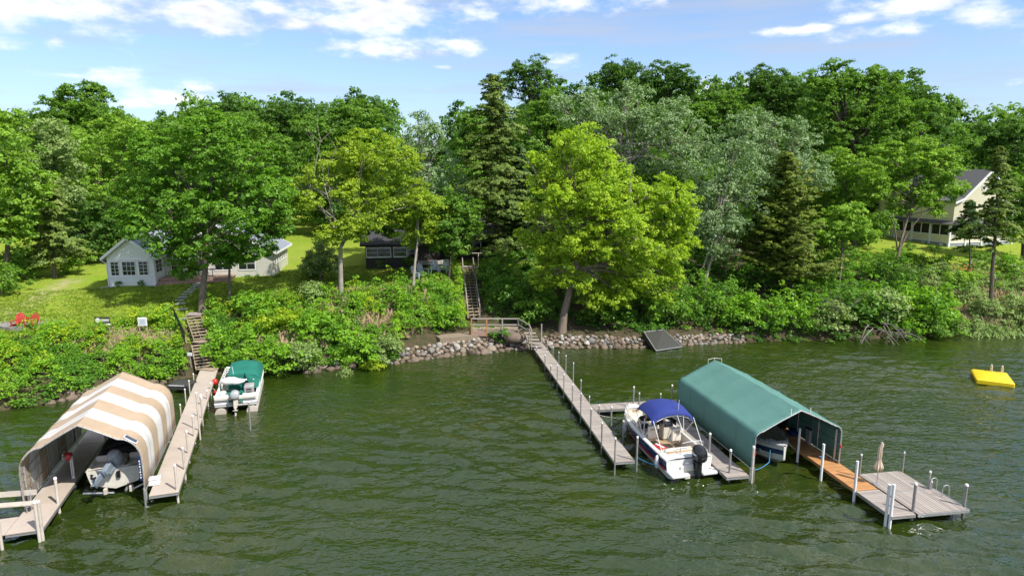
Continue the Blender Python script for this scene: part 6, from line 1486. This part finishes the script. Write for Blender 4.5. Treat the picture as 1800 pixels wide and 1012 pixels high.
gp = [(ux0,3.0),(ux1,3.0),(ux1,ev),(cxg+(ux1-cxg)*.80,ev+.42),(cxg,ap_),(cxg-(cxg-ux0)*.80,ev+.42),(ux0,ev)]
mb = MB(); mb.add([(x,.03,z) for x, z in gp]+[(x,Dp-1,z) for x, z in gp], [tuple(range(7)), tuple(range(13,6,-1)), (1,0,7,8), (2,1,8,9), (0,6,13,7)]); mb.build('upper_wall', M['siding_yellow'], YH)
for s in (-1, 1):
    hw = (ux1-ux0)/2; pr = [(cxg+s*0, ap_+.08), (cxg+s*hw*.80, ev+.50), (cxg+s*(hw+.35), ev+.02)]
    mb = MB(); mb.loft([[(x,-.35,z) for x, z in pr],[(x,Dp-.6,z) for x, z in pr]], closed=False); r_ = mb.build('roof', M['shingle_grey'], YH); r_.modifiers.new('thickness','SOLIDIFY').thickness = .16
    mb = MB()
    for a_, b_ in ((0,1),(1,2)): mb.beam((pr[a_][0],-.38,pr[a_][1]-.08),(pr[b_][0],-.38,pr[b_][1]-.08),.06,.26)
    mb.build('bargeboard', M['white_paint'], r_)
for x in (2.95, 6.9): window(YH, (x, .02, 4.0), (1,0), .85, 1.35, 1, 2)
window(YH, (cxg-.9, .02, 7.3), (1,0), .42, .55, 1, 1)
MB().box((3.4,6.5,9.4),(.8,.8,2.6)).build('chimney', M['brick'], YH)
for i in range(5): MB().rbox((-.06, 1.0+i*2.8, .15),(.05,.5,.4),.01).build('lattice_frame', M['white_paint'], YH)
# far house fragments seen through the left trees are the cottage roof; road and drive in the clearing
mb = MB(); y0 = 128
mb.prism([(-75,124),(-20,133),(-20,137),(-75,128)], 0, .06); o = mb.build('road', M['asphalt']); o.location = (0,0,T(-44,130)+.12); tag(o, 'grey road crossing the far clearing', kind='structure')
mb = MB(); mb.prism([(-75,130),(-20,139),(-20,140),(-75,131)], 0, .06); o = mb.build('pavement', M['concrete']); o.location = (0,0,T(-44,134)+.16); tag(o, 'pale kerb strip beyond the far road', kind='structure')
# ---------------------------------------------------------------- chairs
def adirondack(m):
    t = thing('adirondack_chair', 'x', 'chair')
    for s in (-1,1):
        mb = MB(); mb.beam((s*.29,-.42,.0),(s*.29,-.42,.56),.09,.035); mb.build('leg', M[m], t)
        mb = MB(); mb.beam((s*.26,-.40,.36),(s*.26,.48,.06),.03,.12); mb.build('leg', M[m], t)
        MB().box((s*.34,-.08,.575),(.13,.82,.03)).build('armrest', M[m], t)
    for k in range(5): MB().box((0,-.38+.13*k,.375-.045*k),(.54,.11,.022), rx=R(-18)).build('seat_slat', M[m], t)
    for k in range(5):
        x = (k-2)*.115; h_ = .88-.055*abs(k-2)**1.6
        MB().beam((x,.16,.22),(x*1.15,.16+.36*h_/.9,.22+h_),.10,.02).build('back_slat', M[m], t)
    MB().box((0,.30,.57),(.72,.035,.07)).build('back_rail', M[m], t)
    return t
ch = adirondack('red_paint'); first = True
def place(t, p, rz, label, group, dz=0):
    t.location = (p.x, p.y, T(p.x, p.y)+dz); t.rotation_euler = (0,0,rz); t['label'] = label; t['group'] = group
place(ch, P(34,579,3.05), R(12), 'left one of the two red adirondack chairs on the round gravel patio', 'red adirondack chairs', .05)
c2 = copy_tree(ch); place(c2, P(58,579,3.05), R(-4), 'right one of the two red adirondack chairs on the round gravel patio', 'red adirondack chairs', .05)
for c_ in (ch, c2): c_.scale = (1.0,)*3
p = P(46.5,575,3.05); t = thing('side_table', 'small red slatted table between the two red chairs', 'table', (p.x, p.y+.2, T(p.x, p.y)+.05))
MB().box((0,0,.46),(.5,.45,.03)).build('table_top', M['red_paint'], t)
for a_ in (-1,1):
    for b_ in (-1,1): MB().box((a_*.2,b_*.17,.22),(.04,.04,.45)).build('leg', M['red_paint'], t)
p = P(68,572,3.0); mb = MB(); rings = [(math.cos(i*.314)*2.05, math.sin(i*.314)*2.35) for i in range(20)]
mb.prism(rings, -.3, .05); o = mb.build('gravel_patio', M['gravel']); o.location = (p.x-.6, p.y+.2, T(p.x, p.y)+.03); tag(o, 'round pale gravel patio under the red chairs', kind='structure')
cg = adirondack('chair_grey')
G = 'pale grey adirondack chairs at the top of the centre bank'
for i, (u, v, r_, l) in enumerate(((733,482,60,'leftmost pale grey adirondack chair half behind the slender white trunk'),(743,479,50,'second pale grey adirondack chair from the left on the centre lawn'),(764,477,8,'third pale grey adirondack chair from the left facing the lake'),(782,477,-14,'rightmost pale grey adirondack chair on the centre lawn'))):
    c_ = cg if i == 0 else copy_tree(cg); place(c_, P(u,v,5.25), R(r_), l, G); c_.scale = (1.15,)*3
# dead branches over the water on the right bank
t = thing('fallen_branches', 'bleached dead branches trailing over the water on the right bank', 'dead branches', tuple(P(1545,596,.4)))
r5 = random.Random(4)
for k in range(11):
    s = Vector((r5.uniform(-1.2,2.0), r5.uniform(.3,1.2), r5.uniform(.5,1.4))); e = s+Vector((r5.uniform(-2.2,1.6), r5.uniform(-1.6,-.3), r5.uniform(-1.6,-.1)))
    mb = MB(); pp = limb(mb, s, e, .05, .02, k, n=4)
    for j in range(4): q = pp[r5.randint(1,4)]; limb(mb, q, q+Vector((r5.gauss(0,.6), r5.gauss(-.2,.4), r5.gauss(-.2,.4))), .022, .008, k*9+j, n=3)
    mb.build('branch', M['driftwood'], t)
t = thing('bare_bush', 'leafless grey twiggy bush among the right bank shrubs', 'dead branches', tuple(P(1475,555,2.0)))
for k in range(9):
    mb = MB(); e = Vector((r5.gauss(0,.9), r5.gauss(-.5,.5), r5.uniform(.9,1.9))); pp = limb(mb, (0,0,-.2), e, .04, .015, k+50, n=4)
    for j in range(4): q = pp[r5.randint(2,4)]; limb(mb, q, q+Vector((r5.gauss(0,.4), r5.gauss(-.2,.3), r5.gauss(.2,.3))), .018, .006, k*9+j, n=3)
    mb.build('branch', M['driftwood'], t)
# orange day lilies on the right bank, red brick edging on the left bank
p = P(1695,500,2.9); r = np.random.default_rng(5); K = 60
cc = np.stack([p.x+r.normal(size=K)*1.3, p.y+r.normal(size=K)*.8, np.zeros(K)], 1); cc[:,2] = terr(cc[:,0], cc[:,1])+1.0+r.random(K)*.4
me = clumps_to_leaves('lily_flowers', cc, np.full(K,.08), np.tile([[0,-.5,.5]],(K,1)), 5, .12, M['flower'], 9); o = bpy.data.objects.new('day_lilies', me); C.objects.link(o); tag(o, 'sprinkle of orange day lilies on the right bank', 'flowers', kind='stuff')
# short grass tufts on the near lawns
def grass(region, n, seed, label):
    r = np.random.default_rng(seed); x = r.uniform(region[0], region[1], n); s1 = np.interp(x, TX, S1); y = np.interp(x, SHX, SHY)+s1+r.random(n)**1.3*region[2]
    nz = np.array([mnoise.noise((a*.5, b*.5, 1)) for a, b in zip(x[::1], y[::1])]); k = nz > -9
    x, y = x[k], y[k]; z = terr(x, y); N = len(x); idx = np.repeat(np.arange(N), 4)
    c = np.stack([x, y, z+.05], 1)[idx]+r.normal(size=(N*4,3))*np.array([.12,.12,.02]); LEAFCOUNT[0] += N*4
    nor = np.stack([r.normal(size=N*4)*.5, r.normal(size=N*4)*.5-.3, np.full(N*4,.9)], 1)
    me = leaf_mesh('grass', c, nor, .14*(.6+.8*r.random(N*4)), np.stack([r.random(N*4), r.random(N*4)*.6], 1), LM['grass'], .35)
    o = bpy.data.objects.new('lawn_grass', me); C.objects.link(o); tag(o, label, 'grass', kind='stuff')
grass((-44,-14,11), 13000, 1, 'mown grass of the left lawn before the cottage')
grass((-15,-2,7), 4500, 2, 'mown grass of the centre lawn around the grey chairs')
print('LEAVES', LEAFCOUNT[0], 'objects', len(bpy.data.objects))
